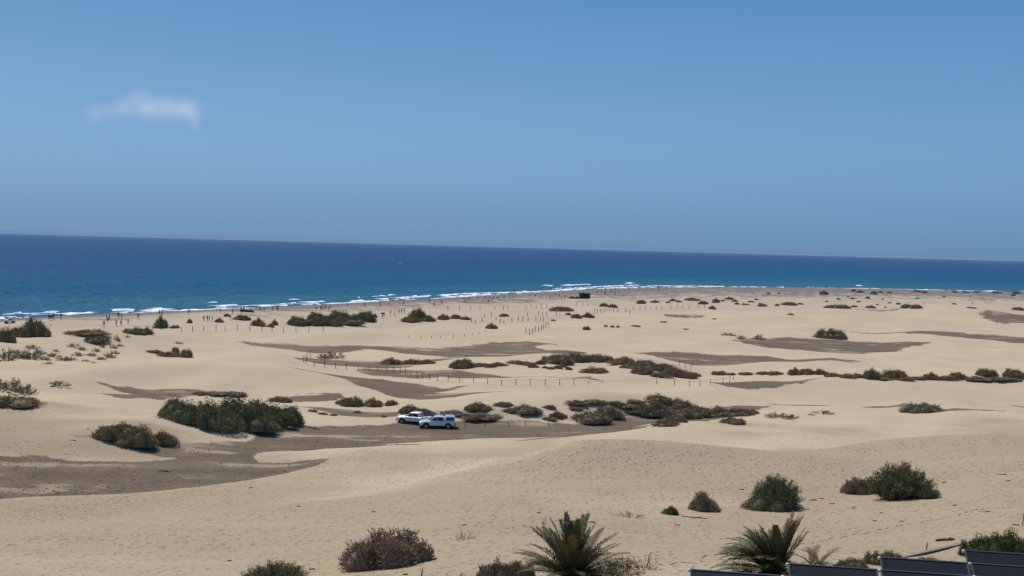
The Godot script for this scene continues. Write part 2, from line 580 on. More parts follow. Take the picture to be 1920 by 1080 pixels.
# white water: [thickness factor, x, y, x, y ...] along each breaker of the photograph
const SURF := [
	[0.6, 0,590, 60,588, 130,586], [0.6, 230,588, 300,584.5, 380,580], [0.5, 430,575, 500,572, 560,570], [0.6, 560,572, 640,568.5, 700,565.5], [0.6, 800,561, 880,556, 950,552], [0.5, 960,549, 1030,545, 1080,541], [0.6, 1120,541, 1200,538, 1240,537.5], [0.5, 1240,539, 1330,539, 1400,539.5], [0.5, 1440,539.5, 1600,541, 1760,544, 1900,547.5],
	[0.8, -700,628, -350,615, 0,602, 60,598, 130,594, 200,592, 260,589, 300,586, 340,584, 395,581.5],
	[1.7, 52,593, 90,590.5, 120,589.5, 187,586.5], [0.7, 20,587, 40,585], [0.8, 85,585, 108,584],
	[1.8, 208,583.5, 225,582, 248,580.5], [1.2, 300,585, 336,582.5], [1.1, 344,583, 392,581.5], [1.3, 387,568, 408,567],
	[0.9, 400,580, 440,579, 480,578], [1.0, 480,580, 540,577, 600,573.5, 660,571, 740,567.5, 800,564.5, 860,560.5, 900,557.5, 962,553],
	[1.1, 653,566.5, 700,565, 740,562.5, 775,558.5], [1.3, 770,556, 800,555, 832,554, 872,551, 920,550, 962,548.5],
	[1.9, 538,563, 550,562.5, 562,562], [1.8, 523,571, 543,570], [1.4, 672,558.5, 681,557.5], [1.2, 700,557, 707,556], [1.8, 708,556, 723,555.5], [1.6, 729,554.5, 739,553.5],
	[1.0, 955,552, 1000,549.5, 1040,546.5, 1085,542.5, 1112,541], [1.7, 1050,536, 1075,534.8, 1104,533.5], [1.5, 1016,536, 1033,535.5], [1.0, 1108,538.5, 1150,536.5, 1202,534.5],
	[1.2, 1150,543, 1190,541, 1234,539.5], [1.9, 1175,532, 1189,531], [0.9, 1228,536.5, 1260,536.5, 1292,536.8, 1366,537.3], [0.8, 1366,538, 1405,538.2, 1442,538.6],
	[0.9, 1456,538.5, 1474,538.8], [1.0, 1510,539, 1528,539], [0.8, 1553,539.5, 1561,539.6], [1.3, 1607,535.5, 1616,536], [0.9, 1592,541, 1650,541.3], [0.9, 1671,542.6, 1694,543],
	[1.1, 1728,543.3, 1744,543.6], [0.8, 1843,545.5, 1872,546], [0.8, 1912,546, 1960,548, 2100,552], [0.5, 150,601, 240,595, 330,589], [0.5, 700,569.5, 820,563, 900,559],
]

func build_surf(sea: Node) -> void:
	var all := SURF.duplicate()
	var rg := RandomNumberGenerator.new()
	rg.seed = 61
	for i in 46:   # small broken crests seaward of the water line
		var x0 := rg.randf_range(-60.0, 1300.0)
		var ln := rg.randf_range(14.0, 70.0)
		var off := rg.randf_range(1.5, 9.0) * lerpf(1.25, 0.6, clampf(x0 / 1200.0, 0.0, 1.0))
		var row := [rg.randf_range(0.3, 0.75)]
		for k in 4:
			var x := x0 + ln * k / 3.0
			for q in SHORE.size() - 1:
				if SHORE[q][0] <= x and SHORE[q + 1][0] > x:
					row.append(x)
					row.append(lerpf(SHORE[q][1], SHORE[q + 1][1], (x - SHORE[q][0]) / (SHORE[q + 1][0] - SHORE[q][0])) - off + rg.randf_range(-0.4, 0.4))
		all.append(row)
	for s in all:
		var pts := []
		for i in range(1, s.size() - 1, 2):
			pts.append(on_plane(s[i], s[i + 1], SEA))
		var line := []
		for i in pts.size() - 1:
			var m := maxi(2, int((pts[i + 1] - pts[i]).length() / 2.5))
			for q in m: line.append(pts[i].lerp(pts[i + 1], float(q) / m))
		line.append(pts[-1])
		var mb := MB.new()
		var cnt := line.size()
		var prev := []
		var dist := pts[0].length() as float
		for i in cnt:
			var p: Vector3 = line[i]
			var d: Vector3 = (line[mini(i + 1, cnt - 1)] - line[maxi(i - 1, 0)]).normalized()
			var o := Vector3(-d.z, 0, d.x)
			var e := smoothstep(0.0, 0.12, float(i) / cnt) * smoothstep(0.0, 0.12, 1.0 - float(i) / (cnt - 1.0)) if s.size() < 12 else 1.0
			var r1 := nz_c.get_noise_2d(p.x * 2.0, p.z * 2.0)
			var r2 := nz_c.get_noise_2d(p.x * 5.0 + 40, p.z * 5.0)
			var tf: float = s[0]
			var wd := (0.45 + minf(tf, 1.4) * 0.35) * (1.2 + dist * 0.0024) * (0.75 + 0.9 * r1 + 1.1 * r2) * (0.15 + 0.85 * e)
			wd = maxf(wd, 0.12)
			var hh := tf * (0.16 + dist * 0.0002) * (0.9 + 0.7 * r2) * (0.2 + 0.8 * e) + 0.10
			p += o * r1 * 2.0
			var row := [p + o * wd + Vector3(0, -0.25, 0), p + o * wd * 0.55 + Vector3(0, hh * 0.8, 0), p + Vector3(0, hh + 0.05, 0), p - o * wd * 0.5 + Vector3(0, hh * 0.5, 0), p - o * wd * 1.3 + Vector3(0, -0.25, 0)]
			if i > 0 and wd > 0.2:
				for q in 4: mb.quad(prev[q], prev[q + 1], row[q + 1], row[q])
			prev = row
		part("wave_foam", mb.mesh(), M.foam, sea)

# ------------------------------------------------------------------ shrubs
func cap_core(mb: MB, ctr: Vector3, r: Vector3, col: Color, sd: int) -> void:
	var rg := RandomNumberGenerator.new()
	rg.seed = sd
	var rings := []
	for j in 5:
		var el := lerpf(-0.25, PI / 2, j / 4.0)
		var ring := []
		for i in 9:
			var a := TAU * i / 9.0
			var k := rg.randf_range(0.82, 1.02)
			ring.append(ctr + Vector3(cos(a) * cos(el) * r.x, maxf(sin(el) * r.y, -ctr.y), sin(a) * cos(el) * r.z) * k)
		rings.append(ring)
	for j in 4:
		for i in 9:
			var i2 := (i + 1) % 9
			mb.quad(rings[j][i], rings[j + 1][i], rings[j + 1][i2], rings[j][i2], col)

func leaf(mb: MB, p: Vector3, d: Vector3, ln: float, wd: float, col: Color, rg: RandomNumberGenerator) -> void:
	var s := d.cross(Vector3(rg.randf_range(-1, 1), rg.randf_range(-1, 1), rg.randf_range(-1, 1))).normalized() * wd * 0.5
	mb.tri(p - s, p + s, p + d * ln, col)

func mound_bush(sd: int, count: int, size: float, wisps: int, spread := 1.0) -> Array:   # fills -1..1 across, 0..1 up
	var rg := RandomNumberGenerator.new()
	rg.seed = sd
	var lobes := []
	var m := rg.randi_range(11, 16)
	lobes.append([Vector3(0, 0.0, 0), Vector3(0.74, 0.62, 0.74), 1.0, 0.0])
	for i in m - 1:
		var a := rg.randf() * TAU
		var q := sqrt(rg.randf()) * 0.68 * spread
		var r := rg.randf_range(0.15, 0.36)
		var hh := rg.randf_range(0.45, 1.05) * (1.0 - 0.75 * q * q)
		lobes.append([Vector3(cos(a) * q, 0.05, sin(a) * q), Vector3(r, hh - 0.05, r), rg.randf_range(0.65, 1.4), rg.randf_range(-0.16, 0.16)])
	var mb := MB.new()
	for l in lobes:
		cap_core(mb, l[0], l[1] * 0.84, Color(1.0, 1.0, 1.0), rg.randi())
	for i in count:
		var l = lobes[0 if rg.randf() < 0.3 else rg.randi() % m]
		var a := rg.randf() * TAU
		var sy := rg.randf_range(-0.05, 1.0)
		var cy := sqrt(maxf(0, 1 - sy * sy))
		var dir := Vector3(cos(a) * cy, sy, sin(a) * cy)
		var p: Vector3 = l[0] + dir * l[1] * rg.randf_range(0.76, 1.08) + Vector3(rg.randf_range(-1, 1), rg.randf_range(-1, 1), rg.randf_range(-1, 1)) * size * 0.6
		if p.y < 0.0: p.y = rg.randf() * 0.05
		var inside := false
		for o in lobes:
			if o != l and ((p - o[0]) / o[1]).length() < 0.7:
				inside = true
				break
		if inside: continue
		var d := (dir * 0.8 + Vector3(rg.randf_range(-0.7, 0.7), rg.randf_range(0.0, 0.9), rg.randf_range(-0.7, 0.7))).normalized()
		var k: float = l[2] * rg.randf_range(0.55, 1.5)
		var h: float = l[3] + rg.randf_range(-0.1, 0.1)
		leaf(mb, p - d * size * 0.3, d, size * rg.randf_range(0.7, 1.6), size * rg.randf_range(0.35, 0.7), Color(k * (1.0 + h), k, k * (1.0 - h)), rg)
	for i in wisps:
		var l = lobes[rg.randi() % m]
		var a := rg.randf() * TAU
		var p: Vector3 = l[0] + Vector3(cos(a) * 0.5, 0.8, sin(a) * 0.5) * l[1]
		var d := Vector3(cos(a) * 0.5, 1.0, sin(a) * 0.5).normalized()
		for q in 8:
			var k := rg.randf_range(0.6, 1.2)
			leaf(mb, p + d * size * 0.45 * q, (d + Vector3(rg.randf_range(-0.8, 0.8), 0.2, rg.randf_range(-0.8, 0.8))).normalized(), size * 0.9, size * 0.35, Color(k, k, k), rg)
	var sb := MB.new()
	for i in 6:
		var a := TAU * i / 6.0 + rg.randf()
		sb.tube([Vector3.ZERO, Vector3(cos(a) * 0.25, 0.3, sin(a) * 0.25), Vector3(cos(a) * 0.55, 0.6, sin(a) * 0.55)], [0.03, 0.022, 0.012], 5)
	return [mb.mesh(), sb.mesh()]

func stem_bush(sd: int, stems: int, per: int, size: float, open := 0.55, curl := 0.2) -> Array:   # loose shrub of many leafy shoots
	var rg := RandomNumberGenerator.new()
	rg.seed = sd
	var mb := MB.new()
	var sb := MB.new()
	for i in stems:
		var a := rg.randf() * TAU
		var q := pow(rg.randf(), 0.6)
		var base := Vector3(cos(a) * 0.55 * q, 0.0, sin(a) * 0.55 * q)
		var tilt := q * open * 2.4
		var d := Vector3(cos(a) * sin(tilt), cos(tilt), sin(a) * sin(tilt))
		d = (d + Vector3(rg.randf_range(-0.22, 0.22), 0, rg.randf_range(-0.22, 0.22))).normalized()
		var ln := rg.randf_range(0.55, 1.0) * (1.0 - 0.12 * q)
		var pts := []
		var p := base
		for k in 5:
			pts.append(p)
			p += d * ln / 4.0
			if p.y < 0.02: p.y = 0.02
			d = (d + Vector3(rg.randf_range(-curl, curl), rg.randf_range(-curl, curl * 0.8), rg.randf_range(-curl, curl))).normalized()
		sb.tube(pts, [0.016, 0.013, 0.010, 0.007, 0.003], 4, Color.WHITE, false)
		var tone := rg.randf_range(0.75, 1.25)
		var hue := rg.randf_range(-0.12, 0.12)
		for k in per:
			var f := lerpf(0.15, 1.0, sqrt(rg.randf())) * 3.999
			var lp: Vector3 = pts[int(f)].lerp(pts[int(f) + 1], f - int(f))
			var ld := (d * 0.6 + Vector3(rg.randf_range(-1, 1), rg.randf_range(-0.3, 1), rg.randf_range(-1, 1))).normalized()
			var kk := tone * rg.randf_range(0.7, 1.3)
			lp += Vector3(rg.randf_range(-1, 1), rg.randf_range(-0.6, 1), rg.randf_range(-1, 1)) * 0.075
			if lp.y < 0.01: lp.y = 0.01
			leaf(mb, lp, ld, size * rg.randf_range(0.6, 1.5), size * rg.randf_range(0.3, 0.6), Color(kk * (1 + hue), kk, kk * (1 - hue)), rg)
	return [mb.mesh(), sb.mesh()]

var forms := {}

func shrub(called: String, form: Array, tint: Material, label: String, group: String, px: float, py: float, w: float, h: float, deep := 0.65, cat := "shrub") -> Node3D:
	var p := hit(px, py)
	var d := -p.z
	var r := w * 1.28 * d / F / 2.0
	var rd := r * deep
	var back := rd * 0.75
	var dir := Vector3(p.x, 0, p.z).normalized()
	var q := p + dir * back
	q.y = height(q.x, q.z)
	var slope := (CAM.y - p.y) / d
	var lift := ((q.y - p.y) + back * slope) * F / d
	var hm := maxf(h * 1.05 - lift * 0.75, h * 0.6) * d / F
	var t := thing(called, label, cat, q - Vector3(0, 0.04 * hm, 0), rng.randf() * 0.5 - 0.25 + (PI if rng.randf() < 0.5 else 0.0), group)
	t.scale = Vector3(r, hm, rd)
	part("foliage", form[0], tint, t)
	part("woody_stem", form[1], M.bark, t)
	return t

func patch(called: String, forms_key: String, tint: Material, label: String, group: String, list: Array) -> void:
	if label.contains("%s"): list.sort_custom(func(p, q): return p[0] < q[0])
	var pattern := label
	var n := 0
	for a in list:
		if pattern.contains("%s"): label = pattern % ["first", "second", "third", "fourth", "fifth", "sixth", "seventh", "eighth", "ninth", "tenth", "eleventh", "twelfth"][n]
		n += 1
		var f: Array = forms[forms_key]
		shrub(called, f[rng.randi() % f.size()], tint, label, group, a[0], a[1], a[2], a[3])

# ------------------------------------------------------------------ posts and fences
func post_mesh(h: float, r: float, lean: Vector2) -> ArrayMesh:
	var mb := MB.new()
	mb.tube([Vector3(0, -0.25, 0), Vector3(lean.x * h * 0.5, h * 0.5, lean.y * h * 0.5), Vector3(lean.x * h, h - r * 0.6, lean.y * h), Vector3(lean.x * h, h, lean.y * h)], [r * 1.08, r, r * 0.94, r * 0.55], 7)
	return mb.mesh()

func fence(called: String, label: String, cat: String, pts: Array, rope: bool, px_h: float, r := 0.055) -> void:
	var ps := []
	for a in pts: ps.append(hit(a[0], a[1]))
	var t := thing(called, label, cat, ps[0])
	var tops := []
	for i in ps.size():
		var hh: float = px_h * -ps[i].z / F * rng.randf_range(0.9, 1.1)
		if pts[i].size() > 2: hh = pts[i][2] * -ps[i].z / F
		var o := part("post", post_mesh(hh, r * rng.randf_range(0.85, 1.15), Vector2(rng.randf_range(-0.05, 0.05), rng.randf_range(-0.05, 0.05))), M.post, t)
		o.position = ps[i] - ps[0]
		tops.append(ps[i] - ps[0] + Vector3(0, hh * 0.88, 0))
	if rope:
		var mb := MB.new()
		for i in tops.size() - 1:
			var a: Vector3 = tops[i]
			var b: Vector3 = tops[i + 1]
			if (a - b).length() > 14.0: continue
			mb.tube([a, a.lerp(b, 0.33) - Vector3(0, 0.06, 0), a.lerp(b, 0.67) - Vector3(0, 0.06, 0), b], [0.018, 0.018, 0.018, 0.018], 4)
		part("rope", mb.mesh(), M.rope, t)

# ------------------------------------------------------------------ people
func cone_dist(p: Vector3, a: Vector3, b: Vector3, ra: float, rb: float) -> float:
	var ab := b - a
	var t := clampf((p - a).dot(ab) / ab.length_squared(), 0.0, 1.0)
	return (p - a - ab * t).length() - lerpf(ra, rb, t)

func person_mesh(stride: float, arm: float, top: Color, low: Color, skin: Color, hair: Color, low_cut: float) -> ArrayMesh:
	var bones := [
		[Vector3(0, 1.62, 0.01), Vector3(0, 1.69, 0.0), 0.095, 0.09],
		[Vector3(0, 1.42, 0), Vector3(0, 1.58, 0), 0.055, 0.055],
		[Vector3(-0.16, 1.40, 0), Vector3(0.16, 1.40, 0), 0.07, 0.07],
		[Vector3(0, 1.36, 0), Vector3(0, 1.05, 0), 0.15, 0.125],
		[Vector3(-0.07, 0.95, 0), Vector3(0.07, 0.95, 0), 0.125, 0.125]]
	for s in [-1, 1]:
		var f: float = s * stride
		bones.append([Vector3(s * 0.09, 0.90, 0), Vector3(s * 0.10, 0.49, f * 0.20 + 0.03), 0.085, 0.06])
		bones.append([Vector3(s * 0.10, 0.49, f * 0.20 + 0.03), Vector3(s * 0.10, 0.08 + maxf(-f, 0) * 0.10, f * 0.34 - 0.02), 0.058, 0.04])
		bones.append([Vector3(s * 0.10, 0.05 + maxf(-f, 0) * 0.10, f * 0.34 - 0.04), Vector3(s * 0.11, 0.035 + maxf(-f, 0) * 0.06, f * 0.34 + 0.14), 0.04, 0.03])
		bones.append([Vector3(s * 0.20, 1.39, 0), Vector3(s * (0.24 + arm * 0.1), 1.12, -f * 0.10), 0.05, 0.04])
		bones.append([Vector3(s * (0.24 + arm * 0.1), 1.12, -f * 0.10), Vector3(s * (0.25 + arm * 0.05), 0.87 + arm * 0.2, -f * 0.16 + 0.06), 0.038, 0.028])
	var cs := 0.052
	var lo := Vector3(-0.45, -0.02, -0.5)
	var nx := 19
	var ny := 37
	var nzc := 20
	var fld := PackedFloat32Array()
	fld.resize(nx * ny * nzc)
	for j in ny:
		for k in nzc:
			for i in nx:
				var p := lo + Vector3(i, j, k) * cs
				var dd := 1.0
				for b in bones:
					if absf(p.y - b[0].y) > 0.65 and absf(p.y - b[1].y) > 0.65: continue
					var e := cone_dist(p, b[0], b[1], b[2], b[3])
					var hh := clampf(0.5 + 0.5 * (dd - e) / 0.035, 0.0, 1.0)
					dd = lerpf(dd, e, hh) - 0.035 * hh * (1.0 - hh)
				fld[(j * nzc + k) * nx + i] = dd
	# surface nets
	var idx := {}
	var vs := PackedVector3Array()
	for j in ny - 1:
		for k in nzc - 1:
			for i in nx - 1:
				var sum := Vector3.ZERO
				var cnt := 0
				var val := []
				for q in 8: val.append(fld[((j + ((q >> 1) & 1)) * nzc + k + (q >> 2)) * nx + i + (q & 1)])
				for e in [[0, 1], [2, 3], [4, 5], [6, 7], [0, 2], [1, 3], [4, 6], [5, 7], [0, 4], [1, 5], [2, 6], [3, 7]]:
					var a: float = val[e[0]]
					var b: float = val[e[1]]
					if (a < 0) != (b < 0):
						var f := a / (a - b)
						var pa := Vector3(e[0] & 1, (e[0] >> 1) & 1, e[0] >> 2)
						var pb := Vector3(e[1] & 1, (e[1] >> 1) & 1, e[1] >> 2)
						sum += pa.lerp(pb, f)
						cnt += 1
				if cnt > 0:
					idx[(j * nzc + k) * nx + i] = vs.size()
					vs.append(lo + (Vector3(i, j, k) + sum / cnt) * cs)
	var mb := MB.new()
	for j in range(1, ny - 1):
		for k in range(1, nzc - 1):
			for i in range(1, nx - 1):
				var o := (j * nzc + k) * nx + i
				var a := fld[o] < 0
				for ax in 3:
					var st: int = [1, nzc * nx, nx][ax]
					var u: int = [nzc * nx, nx, 1][ax]
					var w: int = [nx, 1, nzc * nx][ax]
					if (fld[o + st] < 0) == a: continue
					if not (idx.has(o) and idx.has(o - u) and idx.has(o - u - w) and idx.has(o - w)): continue
					var q := [vs[idx[o]], vs[idx[o - u]], vs[idx[o - u - w]], vs[idx[o - w]]]
					var mid: Vector3 = (q[0] + q[1] + q[2] + q[3]) / 4.0
					var col := skin
					if mid.y > 1.66 or (mid.y > 1.56 and mid.z < -0.03): col = hair
					elif mid.y < 1.46 and mid.y > 1.0 and absf(mid.x) < 0.22: col = top
					elif mid.y <= 1.0 and mid.y > low_cut and absf(mid.x) < 0.21: col = low
					mb.quad(q[0], q[1], q[2], q[3], col)
	return mb.mesh()

# ------------------------------------------------------------------ pickup truck
func ring(x: float, y0: float, y1: float, hw: float, tw: float, rr := 0.07) -> Array:   # a rounded cross-section of a vehicle
	return [Vector3(x, y0, hw - rr), Vector3(x, y0 + rr, hw), Vector3(x, lerpf(y0, y1, 0.55), hw), Vector3(x, y1 - rr, tw), Vector3(x, y1, tw - rr * 1.4),
		Vector3(x, y1, -tw + rr * 1.4), Vector3(x, y1 - rr, -tw), Vector3(x, lerpf(y0, y1, 0.55), -hw), Vector3(x, y0 + rr, -hw), Vector3(x, y0, -hw + rr)]

func cab_ring(x: float, y0: float, y1: float, hw: float, tw: float, rr := 0.07) -> Array:   # sides lean straight in to the roof
	var m := lerpf(hw, tw, 0.5)
	var ym := lerpf(y0, y1 - rr, 0.5)
	return [Vector3(x, y0, hw - 0.02), Vector3(x, y0 + 0.02, hw), Vector3(x, ym, m), Vector3(x, y1 - rr, tw), Vector3(x, y1, tw - rr * 1.4),
		Vector3(x, y1, -tw + rr * 1.4), Vector3(x, y1 - rr, -tw), Vector3(x, ym, -m), Vector3(x, y0 + 0.02, -hw), Vector3(x, y0, -hw + 0.02)]

func side_pane(mb: MB, x0: float, x1: float, x2: float, x3: float, y0: float, y1: float, z0: float, z1: float) -> void:
	var k := 1.0 if z0 > 0 else -1.0
	mb.quad(Vector3(x0, y0, z0), Vector3(x1, y0, z0), Vector3(x2, y1, z1), Vector3(x3, y1, z1))
	mb.quad(Vector3(x0, y0, z0 - 0.012 * k), Vector3(x3, y1, z1 - 0.012 * k), Vector3(x2, y1, z1 - 0.012 * k), Vector3(x1, y0, z0 - 0.012 * k))

func pickup(label: String, at: Vector3, turn: float, canopy: bool) -> void:
	var t := thing("pickup_truck", label, "pickup truck", at, turn, "pickups parked on the grey flat")
	var mb := MB.new()
	# lower body with bonnet and load bed, front towards -x
	mb.loft([ring(-2.62, 0.50, 0.84, 0.70, 0.66), ring(-2.55, 0.42, 0.98, 0.84, 0.76), ring(-2.30, 0.40, 1.07, 0.91, 0.80), ring(-1.15, 0.40, 1.15, 0.93, 0.84),
		ring(-0.95, 0.40, 1.16, 0.93, 0.88), ring(1.05, 0.42, 1.16, 0.93, 0.89), ring(2.45, 0.46, 1.16, 0.92, 0.88), ring(2.56, 0.52, 1.13, 0.88, 0.85)])
	var body := part("body", mb.mesh(), M.white_paint, t)
	mb = MB.new()
	mb.loft([cab_ring(-1.22, 1.08, 1.16, 0.80, 0.78, 0.03), cab_ring(-0.42, 1.08, 1.72, 0.85, 0.66, 0.06), cab_ring(-0.10, 1.08, 1.80, 0.86, 0.65, 0.08), cab_ring(0.75, 1.08, 1.79, 0.86, 0.65, 0.08), cab_ring(1.02, 1.08, 1.70, 0.86, 0.66, 0.06), cab_ring(1.14, 1.08, 1.20, 0.85, 0.80, 0.03)])
	part("cab", mb.mesh(), M.white_paint, t)
	# glass
	for z in [1.0, -1.0]:
		var g := MB.new()
		side_pane(g, -0.88, -0.12, -0.12, -0.36, 1.20, 1.64, z * 0.838, z * 0.690)
		part("side_window", g.mesh(), M.car_glass, t)
		g = MB.new()
		side_pane(g, -0.03, 0.92, 0.78, -0.03, 1.20, 1.64, z * 0.838, z * 0.690)
		part("side_window", g.mesh(), M.car_glass, t)
		for x in [-0.72, 0.22]:
			g = MB.new()
			g.box(Vector3(x + 0.55, 1.06, z * 0.935), Vector3(0.18, 0.035, 0.03), Basis.IDENTITY, 0.008)
			part("door_handle", g.mesh(), M.dark_trim, t)
		g = MB.new()
		g.box(Vector3(-0.92, 1.22, z * 1.0), Vector3(0.12, 0.17, 0.20), Basis.IDENTITY, 0.03)
		part("wing_mirror", g.mesh(), M.dark_trim, t)
		g = MB.new()
		g.box(Vector3(-2.44, 0.90, z * 0.70), Vector3(0.22, 0.14, 0.26), Basis(Vector3.UP, z * 0.35), 0.03)
		part("headlight", g.mesh(), M.lamp_glass, t)
		g = MB.new()
		g.box(Vector3(2.53, 0.94, z * 0.80), Vector3(0.10, 0.34, 0.14), Basis.IDENTITY, 0.02)
		part("tail_light", g.mesh(), M.red_glass, t)
		g = MB.new()
		g.box(Vector3(-0.05, 0.42, z * 0.90), Vector3(2.1, 0.07, 0.20), Basis.IDENTITY, 0.02)
		part("side_step", g.mesh(), M.dark_trim, t)
		for x in [-1.62, 1.60]:
			g = MB.new()   # arch flare
			var inner := []
			for i in 11:
				var a := PI * i / 10.0
				inner.append(Vector3(x + cos(a) * 0.43, 0.42 + sin(a) * 0.42, z * 0.90))
			for i in 10:
				var o := Vector3(cos(PI * i / 10.0), sin(PI * i / 10.0), 0) * 0.07
				var o2 := Vector3(cos(PI * (i + 1) / 10.0), sin(PI * (i + 1) / 10.0), 0) * 0.07
				var zz := Vector3(0, 0, z * 0.075)
				g.quad(inner[i] + zz, inner[i + 1] + zz, inner[i + 1] + o2 + zz, inner[i] + o + zz)
				g.quad(inner[i] + o, inner[i] + o + zz, inner[i + 1] + o2 + zz, inner[i + 1] + o2)
				g.tri(Vector3(x, 0.42, z * 0.936), inner[i] + Vector3(0, 0, z * 0.04), inner[i + 1] + Vector3(0, 0, z * 0.04))
			part("wheel_arch", g.mesh(), M.dark_trim, t)
			g = MB.new()
			var c0 := Vector3(x, 0.385, z * 0.70)
			g.tube([c0, c0 + Vector3(0, 0, z * 0.04), c0 + Vector3(0, 0, z * 0.24), c0 + Vector3(0, 0, z * 0.27)], [0.33, 0.385, 0.385, 0.34], 18)
			var wh := part("tyre", g.mesh(), M.rubber, t)
			g = MB.new()
			var c1 := c0 + Vector3(0, 0, z * 0.272)
			g.tube([c1 - Vector3(0, 0, z * 0.02), c1 + Vector3(0, 0, z * 0.006)], [0.235, 0.215], 16)
			for i in 6:
				var a := TAU * i / 6.0
				g.box(c1 + Vector3(cos(a) * 0.12, sin(a) * 0.12, z * 0.012), Vector3(0.19, 0.045, 0.02), Basis(Vector3.BACK, a))
			part("rim", g.mesh(), M.rim, wh)
	var q := MB.new()
	q.quad(Vector3(-1.18, 1.19, -0.74), Vector3(-1.18, 1.19, 0.74), Vector3(-0.50, 1.68, 0.62), Vector3(-0.50, 1.68, -0.62))
	q.quad(Vector3(-1.17, 1.18, -0.74), Vector3(-0.49, 1.67, -0.62), Vector3(-0.49, 1.67, 0.62), Vector3(-1.17, 1.18, 0.74))
	part("windscreen", q.mesh(), M.car_glass, t)
	q = MB.new()
	q.box(Vector3(-2.64, 0.72, 0), Vector3(0.06, 0.26, 1.02), Basis.IDENTITY, 0.015)
	part("grille", q.mesh(), M.dark_trim, t)
	q = MB.new()
	q.box(Vector3(-2.60, 0.50, 0), Vector3(0.20, 0.22, 1.74), Basis.IDENTITY, 0.05)
	part("bumper", q.mesh(), M.dark_trim, t)
	q = MB.new()
	q.box(Vector3(2.62, 0.56, 0), Vector3(0.16, 0.18, 1.70), Basis.IDENTITY, 0.04)
	part("bumper", q.mesh(), M.dark_trim, t)
	q = MB.new()
	q.box(Vector3(0, 0.45, 0), Vector3(4.7, 0.22, 1.2))
	part("chassis", q.mesh(), M.dark_trim, t)
	if canopy:
		q = MB.new()
		q.loft([cab_ring(1.16, 1.15, 1.83, 0.87, 0.72, 0.06), cab_ring(1.30, 1.15, 1.90, 0.88, 0.72, 0.07), cab_ring(2.35, 1.15, 1.88, 0.88, 0.72, 0.07), cab_ring(2.55, 1.15, 1.78, 0.86, 0.70, 0.06)])
		var cn := part("canopy", q.mesh(), M.white_paint, t)
		for z in [1.0, -1.0]:
			q = MB.new()
			side_pane(q, 1.30, 2.42, 2.34, 1.34, 1.25, 1.68, z * 0.872, z * 0.772)
			part("canopy_window", q.mesh(), M.smoke_glass, cn)
		q = MB.new()
		for z in [-0.55, 0.55]: q.box(Vector3(0.9, 1.955, z), Vector3(2.9, 0.03, 0.03))
		for x in [-0.3, 0.7, 1.7, 2.25]: q.box(Vector3(x, 1.935, 0), Vector3(0.04, 0.03, 1.2))
		part("roof_rack", q.mesh(), M.pale_metal, t)
	else:
		q = MB.new()
		q.box(Vector3(1.86, 1.13, 0), Vector3(1.26, 0.05, 1.50))
		part("load_bed", q.mesh(), M.dark_trim, t)
		for z in [-0.80, 0.80]:
			q = MB.new()
			q.tube([Vector3(1.22, 1.14, z), Vector3(1.25, 1.62, z * 0.9), Vector3(1.9, 1.50, z * 0.92), Vector3(2.42, 1.17, z)], [0.045, 0.045, 0.045, 0.045], 6)
			q.tube([Vector3(1.25, 1.36, z * 0.95), Vector3(2.1, 1.36, z * 0.95)], [0.03, 0.03], 6)
			part("roll_bar", q.mesh(), M.dark_trim, t)
		q = MB.new()
		q.tube([Vector3(1.25, 1.62, -0.72), Vector3(1.25, 1.62, 0.72)], [0.045, 0.045], 6)
		part("roll_bar", q.mesh(), M.dark_trim, t)
		q = MB.new()
		q.box(Vector3(0.05, 1.85, 0), Vector3(0.16, 0.09, 1.0), Basis.IDENTITY, 0.02)
		part("roof_beacon", q.mesh(), M.lamp_glass, t)

# ------------------------------------------------------------------ palms
func frond_mesh(sd: int, ln: float, droop: float, leaflets: int, width: float) -> Array:   # starts at the origin and rises along +y, bends towards +z
	var rg := RandomNumberGenerator.new()
	rg.seed = sd
	var pts := []
	var rad := []
	var p := Vector3.ZERO
	var ang := 0.0
	var steps := 12
	for i in steps + 1:
		pts.append(p)
		rad.append(lerpf(0.035, 0.006, float(i) / steps))
		ang += droop / steps * (0.4 + 1.2 * i / steps)
		p += Vector3(0, cos(ang), sin(ang)) * ln / steps
	var st := MB.new()
	st.tube(pts, rad, 5)
	var lb := MB.new()
	for i in leaflets:
		var f := lerpf(0.10, 1.0, (i + rg.randf() * 0.5) / leaflets) * (steps - 0.01)
		var k := int(f)
		if k >= steps: continue
		var o: Vector3 = pts[k].lerp(pts[k + 1], f - k)
		var d: Vector3 = (pts[k + 1] - pts[k]).normalized()
		var nrm := Vector3.RIGHT.cross(d).normalized()
		var ff := f / steps
		var l := width * (0.35 + 0.65 * sin(clampf(ff * 0.9 + 0.12, 0, 1) * PI)) * rg.randf_range(0.85, 1.1)
		for s: float in [-1.0, 1.0]:
			var ld: Vector3 = (Vector3.RIGHT * s * 0.80 + d * lerpf(0.55, 1.1, ff) - nrm * rg.randf_range(-0.05, 0.45)).normalized()
			var tip: Vector3 = o + ld * l - Vector3(0, 0.12 * l, 0)
			var mid: Vector3 = o + ld * l * 0.55
			var sd2: Vector3 = ld.cross(nrm).normalized() * 0.016
			var kk := rg.randf_range(0.75, 1.3)
			var col := Color(kk, kk, kk * 0.95)
			lb.quad(o - sd2 * 0.6, o + sd2 * 0.6, mid + sd2, mid - sd2, col)
			lb.tri(mid - sd2, mid + sd2, tip, col)
	return [st.mesh(), lb.mesh()]

